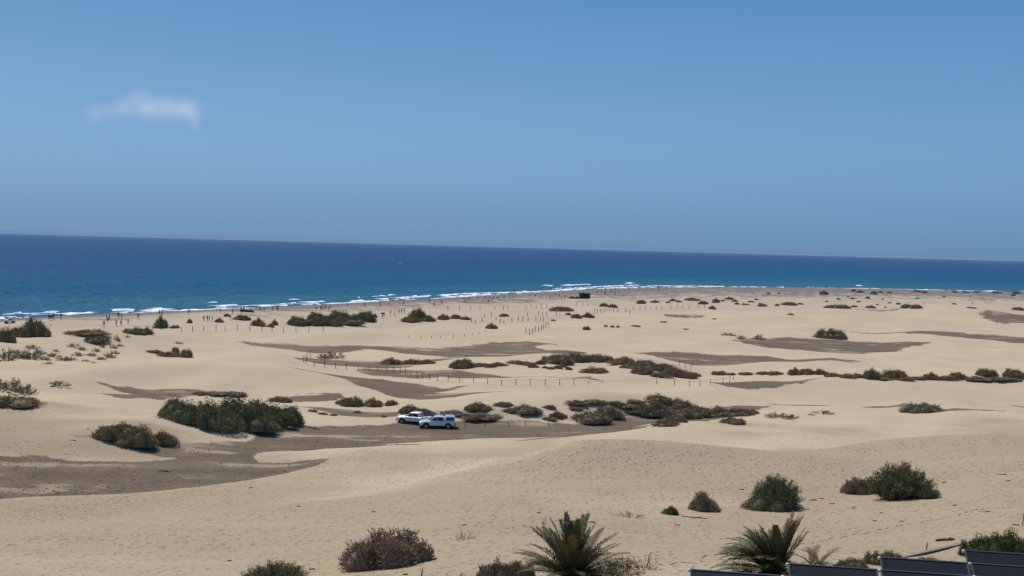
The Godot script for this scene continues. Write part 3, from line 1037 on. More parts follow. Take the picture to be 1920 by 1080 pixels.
func palm(label: String, at: Vector3, crown: float, fronds: Array, frond_len: float, copies: int) -> void:   # fronds: [compass, tilt, length factor, droop]
	var t := thing("date_palm", label, "palm tree", at)
	var tb := MB.new()
	var rg := RandomNumberGenerator.new()
	rg.seed = int(at.x * 100) + 7
	var pts := []
	var rad := []
	for i in 9:
		pts.append(Vector3(sin(i * 0.4) * 0.03, crown * i / 8.0 - 0.2, 0))
		rad.append(0.34 + 0.05 * sin(i * 2.1) + (0.12 if i > 6 else 0.0) - (0.18 if i == 8 else 0.0))
	tb.tube(pts, rad, 12)
	for i in 90:
		var a := i * 2.39996
		var y := crown * (0.08 + 0.85 * i / 90.0)
		tb.box(Vector3(cos(a) * 0.36, y, sin(a) * 0.36), Vector3(0.12, 0.16, 0.16), Basis(Vector3.UP, -a) * Basis(Vector3.BACK, -0.5))
	part("trunk", tb.mesh(), M.palm_bark, t)
	var k := 0
	var all := []
	for f in fronds:
		all.append(f)
		for q in copies: all.append([f[0] + rg.randf_range(-0.4, 0.4), f[1] + rg.randf_range(-0.16, 0.2), f[2] * rg.randf_range(0.82, 1.03), f[3] + rg.randf_range(-0.1, 0.25)])
	for f in all:
		k += 1
		var fm := frond_mesh(k * 13 + int(at.x), frond_len * f[2], f[3], 64, 0.46)
		var r := part("frond", fm[1], M.palm_leaf if k % 6 else M.palm_dry, t)
		part("rachis", fm[0], M.palm_stalk, r)
		r.position = Vector3(0, crown - 0.15, 0)
		r.basis = Basis(Vector3.UP, f[0]) * Basis(Vector3.RIGHT, f[1])

# ------------------------------------------------------------------ scene
func _ready() -> void:
	rng.seed = 77
	# camera
	var cam := Camera3D.new()
	cam.name = "camera"
	cam.fov = rad_to_deg(2.0 * atan(540.0 / F))
	cam.near = 0.5
	cam.far = 40000.0
	cam.position = CAM
	cam.rotation = Vector3(-atan(79.0 / F), 0, deg_to_rad(1.551))
	add_child(cam)
	cam.current = true
	B = Basis.from_euler(cam.rotation)
	Bt = B.transposed()
	# sky, air and sun
	var env := Environment.new()
	env.background_mode = Environment.BG_SKY
	var sky := Sky.new()
	var ps := PanoramaSkyMaterial.new()
	ps.panorama = sky_texture()
	sky.sky_material = ps
	env.sky = sky
	env.tonemap_mode = Environment.TONE_MAPPER_LINEAR
	env.tonemap_exposure = 1.0
	env.fog_enabled = true
	env.fog_density = 0.000028
	env.fog_light_color = Color(0.72, 0.80, 0.92)
	env.sdfgi_enabled = true
	env.ssao_enabled = true
	env.ssil_enabled = true
	var we := WorldEnvironment.new()
	we.name = "world_environment"
	we.environment = env
	add_child(we)
	var sun := DirectionalLight3D.new()
	sun.name = "sun"
	sun.light_energy = 1.4
	sun.light_color = Color(1.0, 0.965, 0.91)
	sun.light_angular_distance = 0.5
	sun.shadow_enabled = true
	add_child(sun)
	sun.look_at_from_position(Vector3.ZERO, -Vector3(-0.34, 0.880, -0.33), Vector3.UP)

	materials()
	noises()
	raster()
	for s in SHORE:
		var p := on_plane(s[0], s[1], SEA)
		shore_u.append(p.x / -p.z)
		shore_d.append(-p.z)
	shape_dunes()
	build_terrain()
	var sea := build_sea()
	build_surf(sea)
	print("ground done ", Time.get_ticks_msec())
	gravel()
	plants()
	print("plants done ", Time.get_ticks_msec())
	fences()
	vehicles()
	beach()
	foreground()
	print("all done ", Time.get_ticks_msec(), " children ", get_child_count())

func sky_texture() -> ImageTexture:
	var w := 256
	var h := 512
	var im := Image.create(w, h, false, Image.FORMAT_RGBF)
	# elevation in degrees and linear colour
	var stops := [[-90.0, Vector3(0.10, 0.16, 0.25)], [-2.0, Vector3(0.150, 0.275, 0.465)], [0.3, Vector3(0.155, 0.282, 0.475)], [1.6, Vector3(0.172, 0.314, 0.525)], [3.2, Vector3(0.196, 0.356, 0.585)], [5.0, Vector3(0.194, 0.372, 0.615)], [7.0, Vector3(0.178, 0.358, 0.615)], [10.0, Vector3(0.142, 0.318, 0.580)], [13.0, Vector3(0.110, 0.275, 0.535)], [30.0, Vector3(0.075, 0.205, 0.46)], [90.0, Vector3(0.050, 0.145, 0.38)]]
	for j in h:
		var el := 90.0 - (j + 0.5) * 180.0 / h
		var c := Vector3.ZERO
		for i in stops.size() - 1:
			if el >= stops[i][0] and el <= stops[i + 1][0]:
				var f: float = (el - stops[i][0]) / (stops[i + 1][0] - stops[i][0])
				c = stops[i][1].lerp(stops[i + 1][1], f)
		for i in w:
			var az := (i + 0.5) / w * TAU
			# the air is brighter on the sun's side
			var k := 0.985 + 0.15 * cos(az + deg_to_rad(80.0)) * cos(deg_to_rad(el))
			im.set_pixel(i, j, Color(c.x * k * lerpf(k, 1.0, 0.3), c.y * k, c.z * lerpf(k, 1.0, 0.4)))
	im.resize(2048, 1024, Image.INTERPOLATE_BILINEAR)
	# one thin cloud low over the sea
	var nz := FastNoiseLite.new()
	nz.seed = 3; nz.frequency = 0.055; nz.fractal_octaves = 3
	var puffs := [[180, 214, 18, 14, 0.40], [202, 208, 26, 13, 0.42], [235, 202, 30, 15, 0.5], [262, 190, 26, 18, 0.6], [285, 202, 34, 17, 0.9], [312, 203, 36, 16, 1.0], [340, 204, 28, 15, 0.95], [358, 210, 16, 15, 0.7], [366, 226, 9, 14, 0.45]]
	for j in range(430, 512):
		for i in range(1884, 2020):
			var el := (0.5 - (j + 0.5) / 1024.0) * PI
			var az := (i + 0.5) / 2048.0 * TAU
			var d := Bt * Vector3(sin(az) * cos(el), sin(el), -cos(az) * cos(el))
			var px := 960.0 - F * d.x / d.z
			var py := 540.0 + F * d.y / d.z
			var a := 0.0
			for q in puffs:
				var ex: float = (px - q[0]) / q[2]
				var ey: float = (py - q[1]) / q[3]
				a = maxf(a, q[4] * exp(-(ex * ex + ey * ey) * 0.9))
			a = clampf(a * (1.0 + 0.5 * nz.get_noise_2d(i * 1.4, j * 2.0)) - 0.05, 0.0, 1.0)
			if a > 0.002:
				var c := im.get_pixel(i, j)
				im.set_pixel(i, j, c.lerp(Color(0.50, 0.58, 0.76), a * 0.9))
	return ImageTexture.create_from_image(im)

func noises() -> void:
	nz_a.seed = 11; nz_a.frequency = 0.020; nz_a.fractal_octaves = 3
	nz_b.seed = 4; nz_b.frequency = 0.016; nz_b.fractal_octaves = 2
	nz_c.seed = 8; nz_c.frequency = 0.055; nz_c.fractal_octaves = 2
	nz_e.seed = 15; nz_e.frequency = 0.16; nz_e.fractal_octaves = 3
	nz_s.seed = 19; nz_s.frequency = 0.13; nz_s.fractal_octaves = 4

func materials() -> void:
	M.foam = mat(Color(0.93, 0.95, 0.97), 0.8)
	M.bark = mat(lin(0.085, 0.065, 0.048), 0.95)
	M.olive = vmat(lin(0.238, 0.190, 0.102))
	M.dark_green = vmat(lin(0.175, 0.170, 0.092))
	M.brown = vmat(lin(0.240, 0.185, 0.122))
	M.grey_green = vmat(lin(0.235, 0.21, 0.145))
	M.fresh = vmat(lin(0.092, 0.118, 0.044))
	M.purple = vmat(lin(0.235, 0.182, 0.170))
	M.dry = vmat(lin(0.26, 0.195, 0.148))
	for k in ["olive", "dark_green", "brown", "grey_green", "fresh", "purple", "dry"]:
		M[k].backlight_enabled = true
		M[k].backlight = Color(0.60, 0.56, 0.34)
	M.post = mat(lin(0.060, 0.047, 0.037), 0.95)
	M.rope = mat(lin(0.12, 0.10, 0.08), 0.95)
	M.white_paint = mat(Color(0.80, 0.81, 0.83), 0.28, 0.0, 0.5)
	M.white_paint.clearcoat_enabled = true
	M.white_paint.clearcoat = 0.6
	M.white_paint.clearcoat_roughness = 0.15
	M.car_glass = mat(lin(0.012, 0.014, 0.018), 0.08, 0.0, 0.5)
	M.smoke_glass = mat(lin(0.05, 0.06, 0.075), 0.12, 0.0, 0.5)
	M.dark_trim = mat(lin(0.022, 0.022, 0.024), 0.6)
	M.rubber = mat(lin(0.018, 0.018, 0.018), 0.9)
	M.rim = mat(lin(0.32, 0.32, 0.33), 0.4, 0.7)
	M.pale_metal = mat(lin(0.45, 0.46, 0.47), 0.45, 0.5)
	M.lamp_glass = mat(lin(0.55, 0.56, 0.56), 0.15, 0.0, 0.5)
	M.red_glass = mat(lin(0.20, 0.012, 0.010), 0.2, 0.0, 0.5)
	M.palm_leaf = vmat(lin(0.105, 0.106, 0.048), 0.6)
	M.palm_dry = vmat(lin(0.18, 0.138, 0.080), 0.7)
	M.palm_stalk = mat(lin(0.11, 0.105, 0.055), 0.7)
	M.palm_bark = mat(lin(0.085, 0.062, 0.045), 0.95)
	for k in ["palm_leaf", "palm_dry"]:
		M[k].backlight_enabled = true
		M[k].backlight = Color(0.45, 0.45, 0.20)
	M.person = vmat(Color.WHITE, 0.8)
	M.wood_dark = mat(lin(0.060, 0.050, 0.044), 0.85)
	M.wood_grey = mat(lin(0.16, 0.135, 0.11), 0.9)
	M.drift = mat(lin(0.085, 0.066, 0.052), 0.95)
	M.panel_glass = mat(lin(0.020, 0.023, 0.031), 0.55, 0.0, 0.2)
	M.panel_frame = mat(lin(0.090, 0.095, 0.105), 0.45, 0.3)
	M.concrete = mat(lin(0.24, 0.205, 0.165), 0.9)
	M.plaster = mat(lin(0.62, 0.60, 0.56), 0.9)
	M.clamp = mat(lin(0.62, 0.63, 0.62), 0.5)
	M.hull = mat(Color(0.92, 0.93, 0.94), 0.35)
	M.hull_dark = mat(lin(0.03, 0.034, 0.05), 0.5)

func shape_dunes() -> void:
	# dune bodies that show in the photograph
	mound(60, 800, 14, 7, 1.6, 0.1)
	mound(20, 965, 22, 9, -0.9, 0.2)
	mound(210, 690, 22, 12, 2.2)
	mound(380, 715, 18, 5, 1.2)
	mound(1010, 740, 16, 5, 0.9)
	mound(1700, 850, 18, 6, 1.5, -0.1)
	mound(200, 655, 18, 14, 2.2)
	mound(1080, 690, 16, 6, 1.2)
	mound(1230, 700, 14, 5, 1.0)
	mound(1180, 778, 16, 4, 0.7)
	mound(1190, 876, 18, 6, 2.3, -0.05)
	mound(1550, 880, 20, 10, 1.2, -0.2)
	mound(1800, 800, 18, 10, 1.4)
	mound(1760, 715, 26, 8, 0.6)
	mound(640, 722, 16, 6, 0.5)
	mound(450, 700, 22, 10, 1.2)
	mound(1590, 742, 28, 8, 2.2)
	mound(1820, 730, 16, 7, 1.8)
	mound(700, 630, 40, 12, 1.2)
	mound(1650, 610, 40, 12, 2.0)
	mound(1480, 600, 40, 12, 1.4)
	mound(250, 770, 16, 6, 1.0)
	mound(1790, 590, 34, 20, 2.6)
	mound(960, 985, 6, 4, 0.7)
	mound(1450, 700, 14, 5, 0.4)

func plants() -> void:
	forms.mound = []
	for i in 6: forms.mound.append(mound_bush(100 + i, 3200, 0.085, 8))
	forms.big = []
	for i in 4: forms.big.append(mound_bush(200 + i, 9000, 0.052, 24))
	forms.low = []
	for i in 4: forms.low.append(mound_bush(300 + i, 2400, 0.095, 4))
	forms.sparse = []
	for i in 4: forms.sparse.append(stem_bush(400 + i, 40, 24, 0.12, 0.62))
	forms.shoot = []
	for i in 4: forms.shoot.append(stem_bush(500 + i, 260, 62, 0.060, 0.42, 0.28))
	forms.twig = []
	for i in 4: forms.twig.append(mound_bush(700 + i, 11000, 0.060, 130))
	forms.bare = []
	for i in 3: forms.bare.append(stem_bush(600 + i, 26, 12, 0.07, 0.6, 0.35))

	patch("tamarisk_shrub", "mound", M.olive, "dark grey-green shrub in the clump beside the small white buggy", "shrubs by the white buggy", [[8,642,46,30],[35,632,46,26],[66,632,52,46],[45,633,40,18],[84,632,24,20]])
	patch("dune_shrub", "sparse", M.grey_green, "loose grey-green shrub at the seaward foot of the bare dune's plant patches", "loose shrubs on the bare seaward dune", [[12,676,30,26],[38,673,26,18],[60,674,40,20],[60,655,26,10],[100,670,25,10],[145,668,18,9],[205,672,20,14],[180,660,14,8],[118,677,25,8],[175,681,9,4],[137,651,24,8],[203,646,9,20],[219,640,10,14],[212,654,12,10],[240,633,10,5],[335,645,14,5],[90,683,14,5],[160,678,12,5],[192,652,8,10],[75,664,18,9],[130,676,22,9],[152,657,16,8],[170,668,20,8],[190,675,16,8],[215,664,14,8],[105,660,12,6],[225,650,12,6],[28,663,20,9],[84,676,16,7]])
	patch("dune_shrub", "low", M.olive, "spreading olive shrub on the crest of the bare seaward dune", "spreading shrubs on the seaward dune crest", [[165,633,82,16],[175,646,45,16],[190,640,30,12],[250,627,44,15],[272,627,30,16]])
	patch("tamarisk_shrub", "mound", M.dark_green, "tall rounded dark shrub standing alone near the wet sand", "", [[302,616,30,27]])
	patch("dune_shrub", "low", M.brown, "low brown shrub on the flat sand beside the tall rounded dark shrub", "", [[328,616,20,8]])
	patch("dune_shrub", "mound", M.olive, "small dark shrub between the bathers and the seaward row of posts", "small shrubs behind the beach", [[411,605,20,10],[425,594,12,8],[455,601,32,14],[484,612,32,18],[508,614,14,9],[515,610,15,13],[356,606,10,11],[717,589,7,4]])
	patch("dune_shrub", "low", M.olive, "low brown-olive shrub in the crescent at the dune's seaward slip slope", "crescent of shrubs on the slip slope", [[290,663,34,8],[320,670,46,14],[348,671,26,20],[330,661,16,12],[305,667,28,9]])
	patch("tamarisk_shrub", "big", M.dark_green, "dense dark green tamarisk, %s from the drawn-up boat in the thicket behind the bathers", "long dark thicket behind the bathers", [[560,612,48,22],[595,602,44,20],[600,612,52,19],[640,606,62,28],[645,610,74,16],[682,604,50,25],[620,612,50,14]])
	patch("dune_shrub", "mound", M.olive, "olive shrub in the peaked clump between thicket and windbreak posts", "peaked clump of shrubs near the windbreak posts", [[770,605,40,14],[784,600,38,24],[800,603,30,15]])
	patch("dune_shrub", "mound", M.brown, "small brown shrub standing among the far windbreak posts", "small shrubs among the windbreak posts", [[831,600,24,12],[855,598,20,11],[873,600,20,7],[946,594,19,8],[922,617,26,12],[702,596,12,9]])
	patch("dune_shrub", "sparse", M.grey_green, "grey loose shrub at the corner of the post fence", "shrubs at the fence corner", [[625,672,40,15],[606,673,20,9]])
	patch("dune_shrub", "mound", M.olive, "low olive shrub inside the post fence, %s from the fence corner", "shrubs inside the post fence", [[735,684,46,14],[775,683,38,12],[800,683,30,11]])
	patch("dune_shrub", "mound", M.brown, "grey-brown shrub on the vegetated mound at the fence's midpoint", "shrubs on the mound inside the fence", [[868,692,46,25],[850,690,20,14],[905,688,36,9],[935,687,34,8],[970,684,44,8],[1000,690,20,9],[1022,691,12,6],[1045,692,18,9],[1066,694,14,8],[920,690,24,8],[988,686,30,9],[1012,684,24,10],[1032,693,14,7],[1055,689,16,8]])
	patch("tamarisk_shrub", "big", M.brown, "dark brown shrub, %s from the fence midpoint in the hedge crowning the fenced dune", "long brown hedge on the fenced dune", [[1045,684,66,24],[1085,680,60,19],[1125,680,60,17],[1165,684,60,17],[1205,690,60,18],[1240,698,60,22],[1268,708,66,24],[1292,710,36,15],[1205,703,52,15],[1240,709,48,13],[1302,706,26,10],[1185,692,50,12]])
	patch("dune_shrub", "low", M.olive, "cigar-shaped grey-olive shrub lying below the long brown hedge", "", [[1116,701,56,15]])
	patch("dune_shrub", "low", M.olive, "low shrub between the long brown hedge and the green dune hedge", "shrubs between the two hedges", [[1350,704,36,10],[1372,704,20,6],[1400,704,34,7],[1432,703,30,8]])
	patch("dune_shrub", "mound", M.brown, "small dark shrub on the far beach plain near the kiosk", "small shrubs near the kiosk", [[1055,584,44,12],[1040,582,22,7],[1065,591,12,6],[1080,597,21,11],[1103,596,23,11],[1132,575,17,9],[1149,577,19,9],[1202,570,19,10],[1228,568,20,6]])
	patch("dune_shrub", "mound", M.brown, "tiny brown shrub scattered on the far plain between posts and surf", "tiny shrubs on the far plain", [[1262,565,15,6],[1273,567,12,5],[1297,564,28,7],[1318,571,19,9],[1343,568,17,10],[1335,580,16,8],[1367,562,17,6],[1378,566,12,5],[1382,571,10,5],[1397,572,16,4],[1408,567,14,4],[1430,575,20,6],[1253,568,10,4],[1355,565,8,4],[1418,563,8,4],[1425,570,7,3]])
	patch("dune_shrub", "low", M.olive, "tiny low tuft on the open sand landward of the kiosk", "tufts on open sand landward of the kiosk", [[1100,619,17,9],[1136,613,8,5],[1148,614,9,5],[1158,614,7,5],[1192,613,20,4],[1245,605,16,3.5],[1037,602,11,4],[1286,618,12,2.5],[1340,599,8,3]])
	patch("dune_shrub", "sparse", M.olive, "small shrub of the trio beside the wide grey basin", "trio of shrubs beside the grey basin", [[1365,630,21,8],[1390,636,15,9],[1423,637,18,12]])
	patch("dune_shrub", "mound", M.brown, "far dark shrub on the plain before the distant surf", "far shrubs on the plain", [[1545,553,20,9],[1480,573,30,9],[1457,574,9,6],[1500,571,12,4],[1560,578,30,9],[1580,579,32,10],[1600,546,9,5],[1613,549,16,5],[1638,552,14,7],[1650,549,11,4],[1668,550,11,4],[1627,560,11,5],[1598,561,9,4],[1610,567,9,4],[1602,576,14,5],[1633,578,20,6],[1685,571,10,4],[1572,562,9,4],[1668,569,7,3],[1655,562,6,3],[1645,572,7,3],[1660,577,6,3],[1441,552,8,4],[1460,551,7,3],[1700,578,24,10],[1718,579,24,10],[1483,591,14,4],[1720,547.5,16,4],[1733,549.5,12,4.5],[1790,549,11,4.5],[1810,549,14,4.5],[1830,549,14,4.5],[1868,550,19,5.5],[1905,551,16,5],[1789,571,9,4],[1908,582,24,8],[1820,578,22,3],[1900,555,10,4],[1720,560,8,3],[1770,557,6,3],[1550,566,6,3],[1590,557,6,3]])
	patch("dune_shrub", "big", M.brown, "single large brown hummock shrub beside the grey basin", "", [[1556,636,68,22]])
	patch("tamarisk_shrub", "mound", M.olive, "olive shrub in the long green hedge along the dune foot", "long olive hedge along the dune foot", [[1455,704,34,8],[1490,704,30,16],[1512,703,32,15],[1538,703,34,12],[1562,707,34,10],[1590,710,34,11],[1610,709,28,11],[1720,713,34,9],[1745,713,34,16],[1780,715,54,11],[1796,712,34,15],[1830,717,64,11],[1870,718,54,11],[1895,717,44,11],[1650,714,50,8],[1695,715,44,9]])
	patch("tamarisk_shrub", "big", M.olive, "taller rounded green bush, %s from the fence end in the dune-foot hedge", "rounded bushes in the dune-foot hedge", [[1637,712,42,24],[1680,711,50,24],[1850,707,44,17],[1902,711,46,22]])
	patch("dune_shrub", "big", M.grey_green, "grassy grey-green hummock at the end of the thin grey flat", "", [[1732,775,88,24]])
	patch("dune_shrub", "sparse", M.olive, "low straggling shrub at the tip of the pickups' grey flat", "straggling shrubs at the flat's tip", [[1460,786,42,14],[1486,784,16,9],[1520,779,10,4],[1545,777,30,8]])
	patch("dune_shrub", "sparse", M.grey_green, "patchy grey-green shrub on the small dune above the flat hummock", "", [[15,736,66,28]])
	patch("dune_shrub", "sparse", M.grey_green, "smaller patchy shrub touching the flat olive hummock", "", [[45,741,36,22]])
	patch("dune_shrub", "low", M.olive, "flat olive hummock below the patchy shrub at the dune edge", "", [[28,766,112,26]])
	patch("dune_shrub", "sparse", M.olive, "small olive tuft alone on the smooth pale dune", "", [[110,726,34,13]])
	patch("tamarisk_shrub", "big", M.dark_green, "very large dark green tamarisk, %s from the brown-olive bushes in the great thicket", "great dark green thicket", [[345,795,110,52],[330,782,70,36],[400,812,130,66],[445,806,130,66],[500,803,120,58],[540,798,66,44],[470,814,120,40]])
	patch("dune_shrub", "mound", M.brown, "brown shrub peeping over the great dark green thicket", "brown shrubs behind the great thicket", [[405,744,60,10],[440,745,50,12],[526,755,44,15],[375,742,30,8]])
	patch("tamarisk_shrub", "big", M.olive, "broad brown-olive bush up the dune from the pale sand tongue", "", [[222,832,104,44]])
	patch("tamarisk_shrub", "big", M.olive, "large brown-olive bush standing on the edge of the pale sand tongue", "", [[252,844,96,46]])
	patch("tamarisk_shrub", "big", M.brown, "smaller brown bush grown against the large brown-olive bush", "", [[309,838,58,32]])
	patch("dune_shrub", "mound", M.olive, "olive shrub in the row behind the parked pickups", "shrubs behind the pickups", [[657,763,56,24],[700,764,44,19],[735,761,26,12],[768,776,42,20],[792,777,30,14],[895,775,50,23],[945,764,36,12]])
	patch("dune_shrub", "low", M.olive, "tiny tuft on the grey strip short of the pickups", "tiny tufts on the grey strip", [[670,775,18,6],[720,783,13,5],[605,778,20,6],[585,773,20,6],[625,780,16,5]])
	patch("dune_shrub", "mound", M.purple, "purplish dead shrub right behind the pickup with the canopy", "dead shrubs behind the pickups", [[803,780,38,11],[850,783,54,14]])
	patch("dune_shrub", "big", M.brown, "broad brown shrub just past the canopied pickup's tail", "", [[900,793,78,19]])
	patch("dune_shrub", "mound", M.brown, "brown shrub in the dune chain between the pickups and the grey flat's tip", "chain of brown dune shrubs", [[985,781,62,22],[1030,769,28,10],[1046,786,34,15],[1030,790,36,9],[1105,797,82,26],[1142,787,62,25],[1078,771,30,9],[1225,786,84,36],[1290,787,74,23],[1250,800,52,16],[1345,783,86,22],[1388,781,58,20],[1372,796,52,16],[1305,775,36,16],[960,776,34,12],[1186,779,44,14],[1266,792,46,17],[1411,777,28,10]])
	patch("dune_shrub", "mound", M.olive, "yellow-olive shrub, %s from the pickups on the crest of the brown dune chain", "olive shrubs on the dune chain crest", [[1080,764,52,13],[1115,763,52,11],[1150,764,42,10],[1175,773,64,13],[1190,760,38,10],[1235,763,62,23],[1272,771,52,24]])

	# shrubs on the slope below the hotel
	shrub("dry_shrub", forms.twig[0], M.dry, "wide dry purple-brown shrub alone on the trodden slope", "", 727, 1068, 192, 78, 0.75)
	shrub("salt_shrub", forms.shoot[1], M.dark_green, "dark green shrub cut by the lower edge of the slope", "", 515, 1100, 84, 50, 0.8)
	shrub("dry_shrub", forms.bare[0], M.grey_green, "thin twiggy shrub on the sand ridge", "", 872, 1013, 34, 25, 0.8)
	shrub("dry_shrub", forms.twig[1], M.dry, "small brown dry shrub next to the little round green plant", "", 1320, 960, 62, 40, 0.8)
	shrub("green_plant", forms.big[1], M.fresh, "little round bright green plant on the slope", "", 1256, 966, 36, 19, 0.8, "plant")
	shrub("salt_shrub", forms.shoot[3], M.dark_green, "peaked green shrub with a loose leafy top", "", 1455, 957, 62, 74, 0.8)
	shrub("salt_shrub", forms.twig[3], M.dark_green, "low green skirt of growth round the peaked shrub", "", 1446, 959, 118, 44, 0.6)
	shrub("dry_shrub", forms.twig[2], M.dry, "reddish brown shrub leaning against the tall dark bush", "", 1612, 928, 76, 40, 0.7)
	shrub("salt_shrub", forms.shoot[2], M.dark_green, "tall dense dark green bush on the sand slope", "", 1688, 938, 92, 76, 0.8)
	shrub("salt_shrub", forms.shoot[3], M.dark_green, "small sprig at the foot of the tall dark bush", "", 1736, 936, 36, 28, 0.7)
	shrub("dry_shrub", forms.bare[1], M.dry, "flat bare twigs on the slope past the palm", "", 1180, 971, 46, 17, 0.6)
	shrub("dry_shrub", forms.bare[2], M.olive, "single upright seedling on the sand above the palm", "", 1023, 985, 13, 20, 0.7)
	shrub("dry_shrub", forms.bare[0], M.olive, "straggly shrub with curled shoots beside the open palm", "", 1205, 1072, 54, 44, 0.8)
	shrub("dry_shrub", forms.sparse[1], M.dry, "dry heap of stems under the open palm's fronds", "", 1150, 1086, 90, 44, 0.7)
	shrub("dry_shrub", forms.big[2], M.purple, "soft round purple-grey shrub beside the open palm", "", 925, 1110, 84, 76, 0.8)
	shrub("salt_shrub", forms.twig[2], M.grey_green, "grey-green shrub between the purple shrub and the open palm", "", 972, 1105, 76, 66, 0.8)
	shrub("dry_shrub", forms.bare[1], M.olive, "few thin stalks at the slope's lower edge", "", 862, 1090, 44, 20, 0.8)

func fences() -> void:
	fence("post_fence", "long dark post fence with a top wire curving round the fenced dune", "fence", [[582,671,15],[576,677,17],[574,682,17],[569,680,14],[589,687],[609,688],[629,691],[650,693],[672,695],[692,694],[708,696],[725,697],[738,698],[750,699],[760,702],[770,704],[782,708],[792,710],[805,712],[820,714],[840,715],[862,717],[888,718],[914,720],[940,722],[967,722],[994,722],[1022,722],[1049,722],[1076,721],[1103,720,6],[1128,718,4],[1231,720],[1265,722],[1293,725],[1312,724],[1332,722],[1355,720],[1368,717],[1375,713]], true, 11.5)
	fence("post_fence", "short line of posts at the seaward side of the brown hedge", "fence", [[1274,686],[1285,690],[1295,694],[1298,688]], false, 11.0)
	fence("post_fence", "row of short posts in the sand past the canopied pickup", "fence", [[872,801],[909,800],[953,799],[985,799],[1029,800],[1119,798],[1145,796],[1170,791]], false, 10.0, 0.045)
	fence("post_fence", "spaced row of posts between the beach and the dune thickets", "fence", [[285,621],[302,620],[340,623],[361,622],[382,621],[405,621],[422,621],[445,620],[468,621],[491,621],[510,622],[532,624],[555,624],[579,624],[606,623]], false, 11.0, 0.075)
	var grid := [[986,625],[993,628],[998,627],[1003,623],[1010,621],[1015,619],[1019,617],[1023,614],[1028,612],[960,603],[972,602],[980,603],[990,602],[1005,603],[1013,602],[1019,604],[989,593],[1010,592],[1017,593],[1025,593],[1043,592],[1050,593],[1115,589],[1120,588],[1126,587],[1131,586],[1136,585],[1143,584],[1150,586],[1158,586],[1173,586],[1181,589],[1187,581],[1200,582],[1210,581],[1220,580],[1230,580],[1241,580],[1258,579],[1270,578],[1279,578],[1292,579],[1310,579],[1321,578],[986,581],[996,578],[1005,579],[1015,579],[1025,578],[1081,574],[1093,573],[1102,574],[891,607],[904,604],[908,596],[922,595],[884,604],[938,606],[945,607],[930,601],[840,582],[862,581],[882,582],[900,583],[928,580],[944,581],[952,580]]
	var pm := []
	for i in 5: pm.append(post_mesh(1.75, 0.10, Vector2(rng.randf_range(-0.06, 0.06), rng.randf_range(-0.06, 0.06))))
	for a in grid:
		var o := one("windbreak_post", pm[rng.randi() % 5], M.post, "thin dark post of the far windbreak grid behind the beach", "post", hit(a[0], a[1]), rng.randf() * TAU, "posts of the far windbreak grid")
		o.scale.y = rng.randf_range(0.75, 1.15)
	for a in [[767,633],[789,635],[809,635],[826,634],[850,633],[871,631],[885,629],[898,627],[911,623]]:
		var o := one("marker_post", pm[rng.randi() % 5], M.post, "tiny half-buried post in the dotted line on the smooth dune", "post", hit(a[0], a[1]), rng.randf() * TAU, "half-buried posts on the smooth dune")
		o.scale = Vector3(0.7, 0.42, 0.7)

func vehicles() -> void:
	var p := hit(776, 796)
	pickup("white pickup with open bed and dark roll bar, parked behind the canopied one", p + Vector3(0, -0.02, -0.9), deg_to_rad(-16), false)
	p = hit(819, 804)
	pickup("white pickup with a windowed canopy over its bed", p + Vector3(0, -0.02, -0.9), deg_to_rad(3), true)
	# small buggy by the beach
	p = hit(17, 606)
	var t := thing("beach_buggy", "small open white beach buggy beside the wet sand", "buggy", p, deg_to_rad(10))
	var mb := MB.new()
	mb.loft([ring(-1.25, 0.40, 0.85, 0.55, 0.5, 0.06), ring(-1.1, 0.35, 1.0, 0.68, 0.62, 0.08), ring(-0.4, 0.35, 1.08, 0.7, 0.66, 0.08), ring(1.1, 0.35, 1.0, 0.7, 0.66, 0.08), ring(1.25, 0.42, 0.95, 0.62, 0.58, 0.06)])
	part("body", mb.mesh(), M.white_paint, t)
	mb = MB.new()
	mb.box(Vector3(0.25, 1.82, 0), Vector3(1.5, 0.08, 1.3), Basis.IDENTITY, 0.03)
	part("roof", mb.mesh(), M.hull, t)
	for x in [-0.45, 0.95]:
		for z in [-0.58, 0.58]:
			mb = MB.new()
			mb.tube([Vector3(x, 1.0, z), Vector3(x, 1.80, z)], [0.035, 0.03], 6)
			part("roof_post", mb.mesh(), M.dark_trim, t)
			mb = MB.new()
			mb.tube([Vector3(x * 1.35 - 0.1, 0.30, z * 0.9), Vector3(x * 1.35 - 0.1, 0.30, z * 1.3)], [0.32, 0.32], 14)
			part("tyre", mb.mesh(), M.rubber, t)
	mb = MB.new()
	mb.box(Vector3(0.35, 1.15, 0), Vector3(0.5, 0.3, 1.1), Basis.IDENTITY, 0.05)
	part("seat", mb.mesh(), M.dark_trim, t)

func hull_mesh(l: float, w: float, h: float) -> ArrayMesh:
	var mb := MB.new()
	var secs := []
	for i in 8:
		var f := i / 7.0
		var ww := w * 0.5 * sqrt(clampf(1.0 - pow(f, 3.0), 0.0, 1.0)) + 0.02
		var x := lerpf(l * 0.5, -l * 0.5, f)
		var hh := h * (0.8 + 0.35 * f)
		secs.append([Vector3(x, -0.15, 0), Vector3(x, 0.15, ww * 0.75), Vector3(x, hh, ww), Vector3(x, hh, ww - 0.06), Vector3(x, hh * 0.55, 0), Vector3(x, hh, -ww + 0.06), Vector3(x, hh, -ww), Vector3(x, 0.15, -ww * 0.75)])
	mb.loft(secs)
	return mb.mesh()

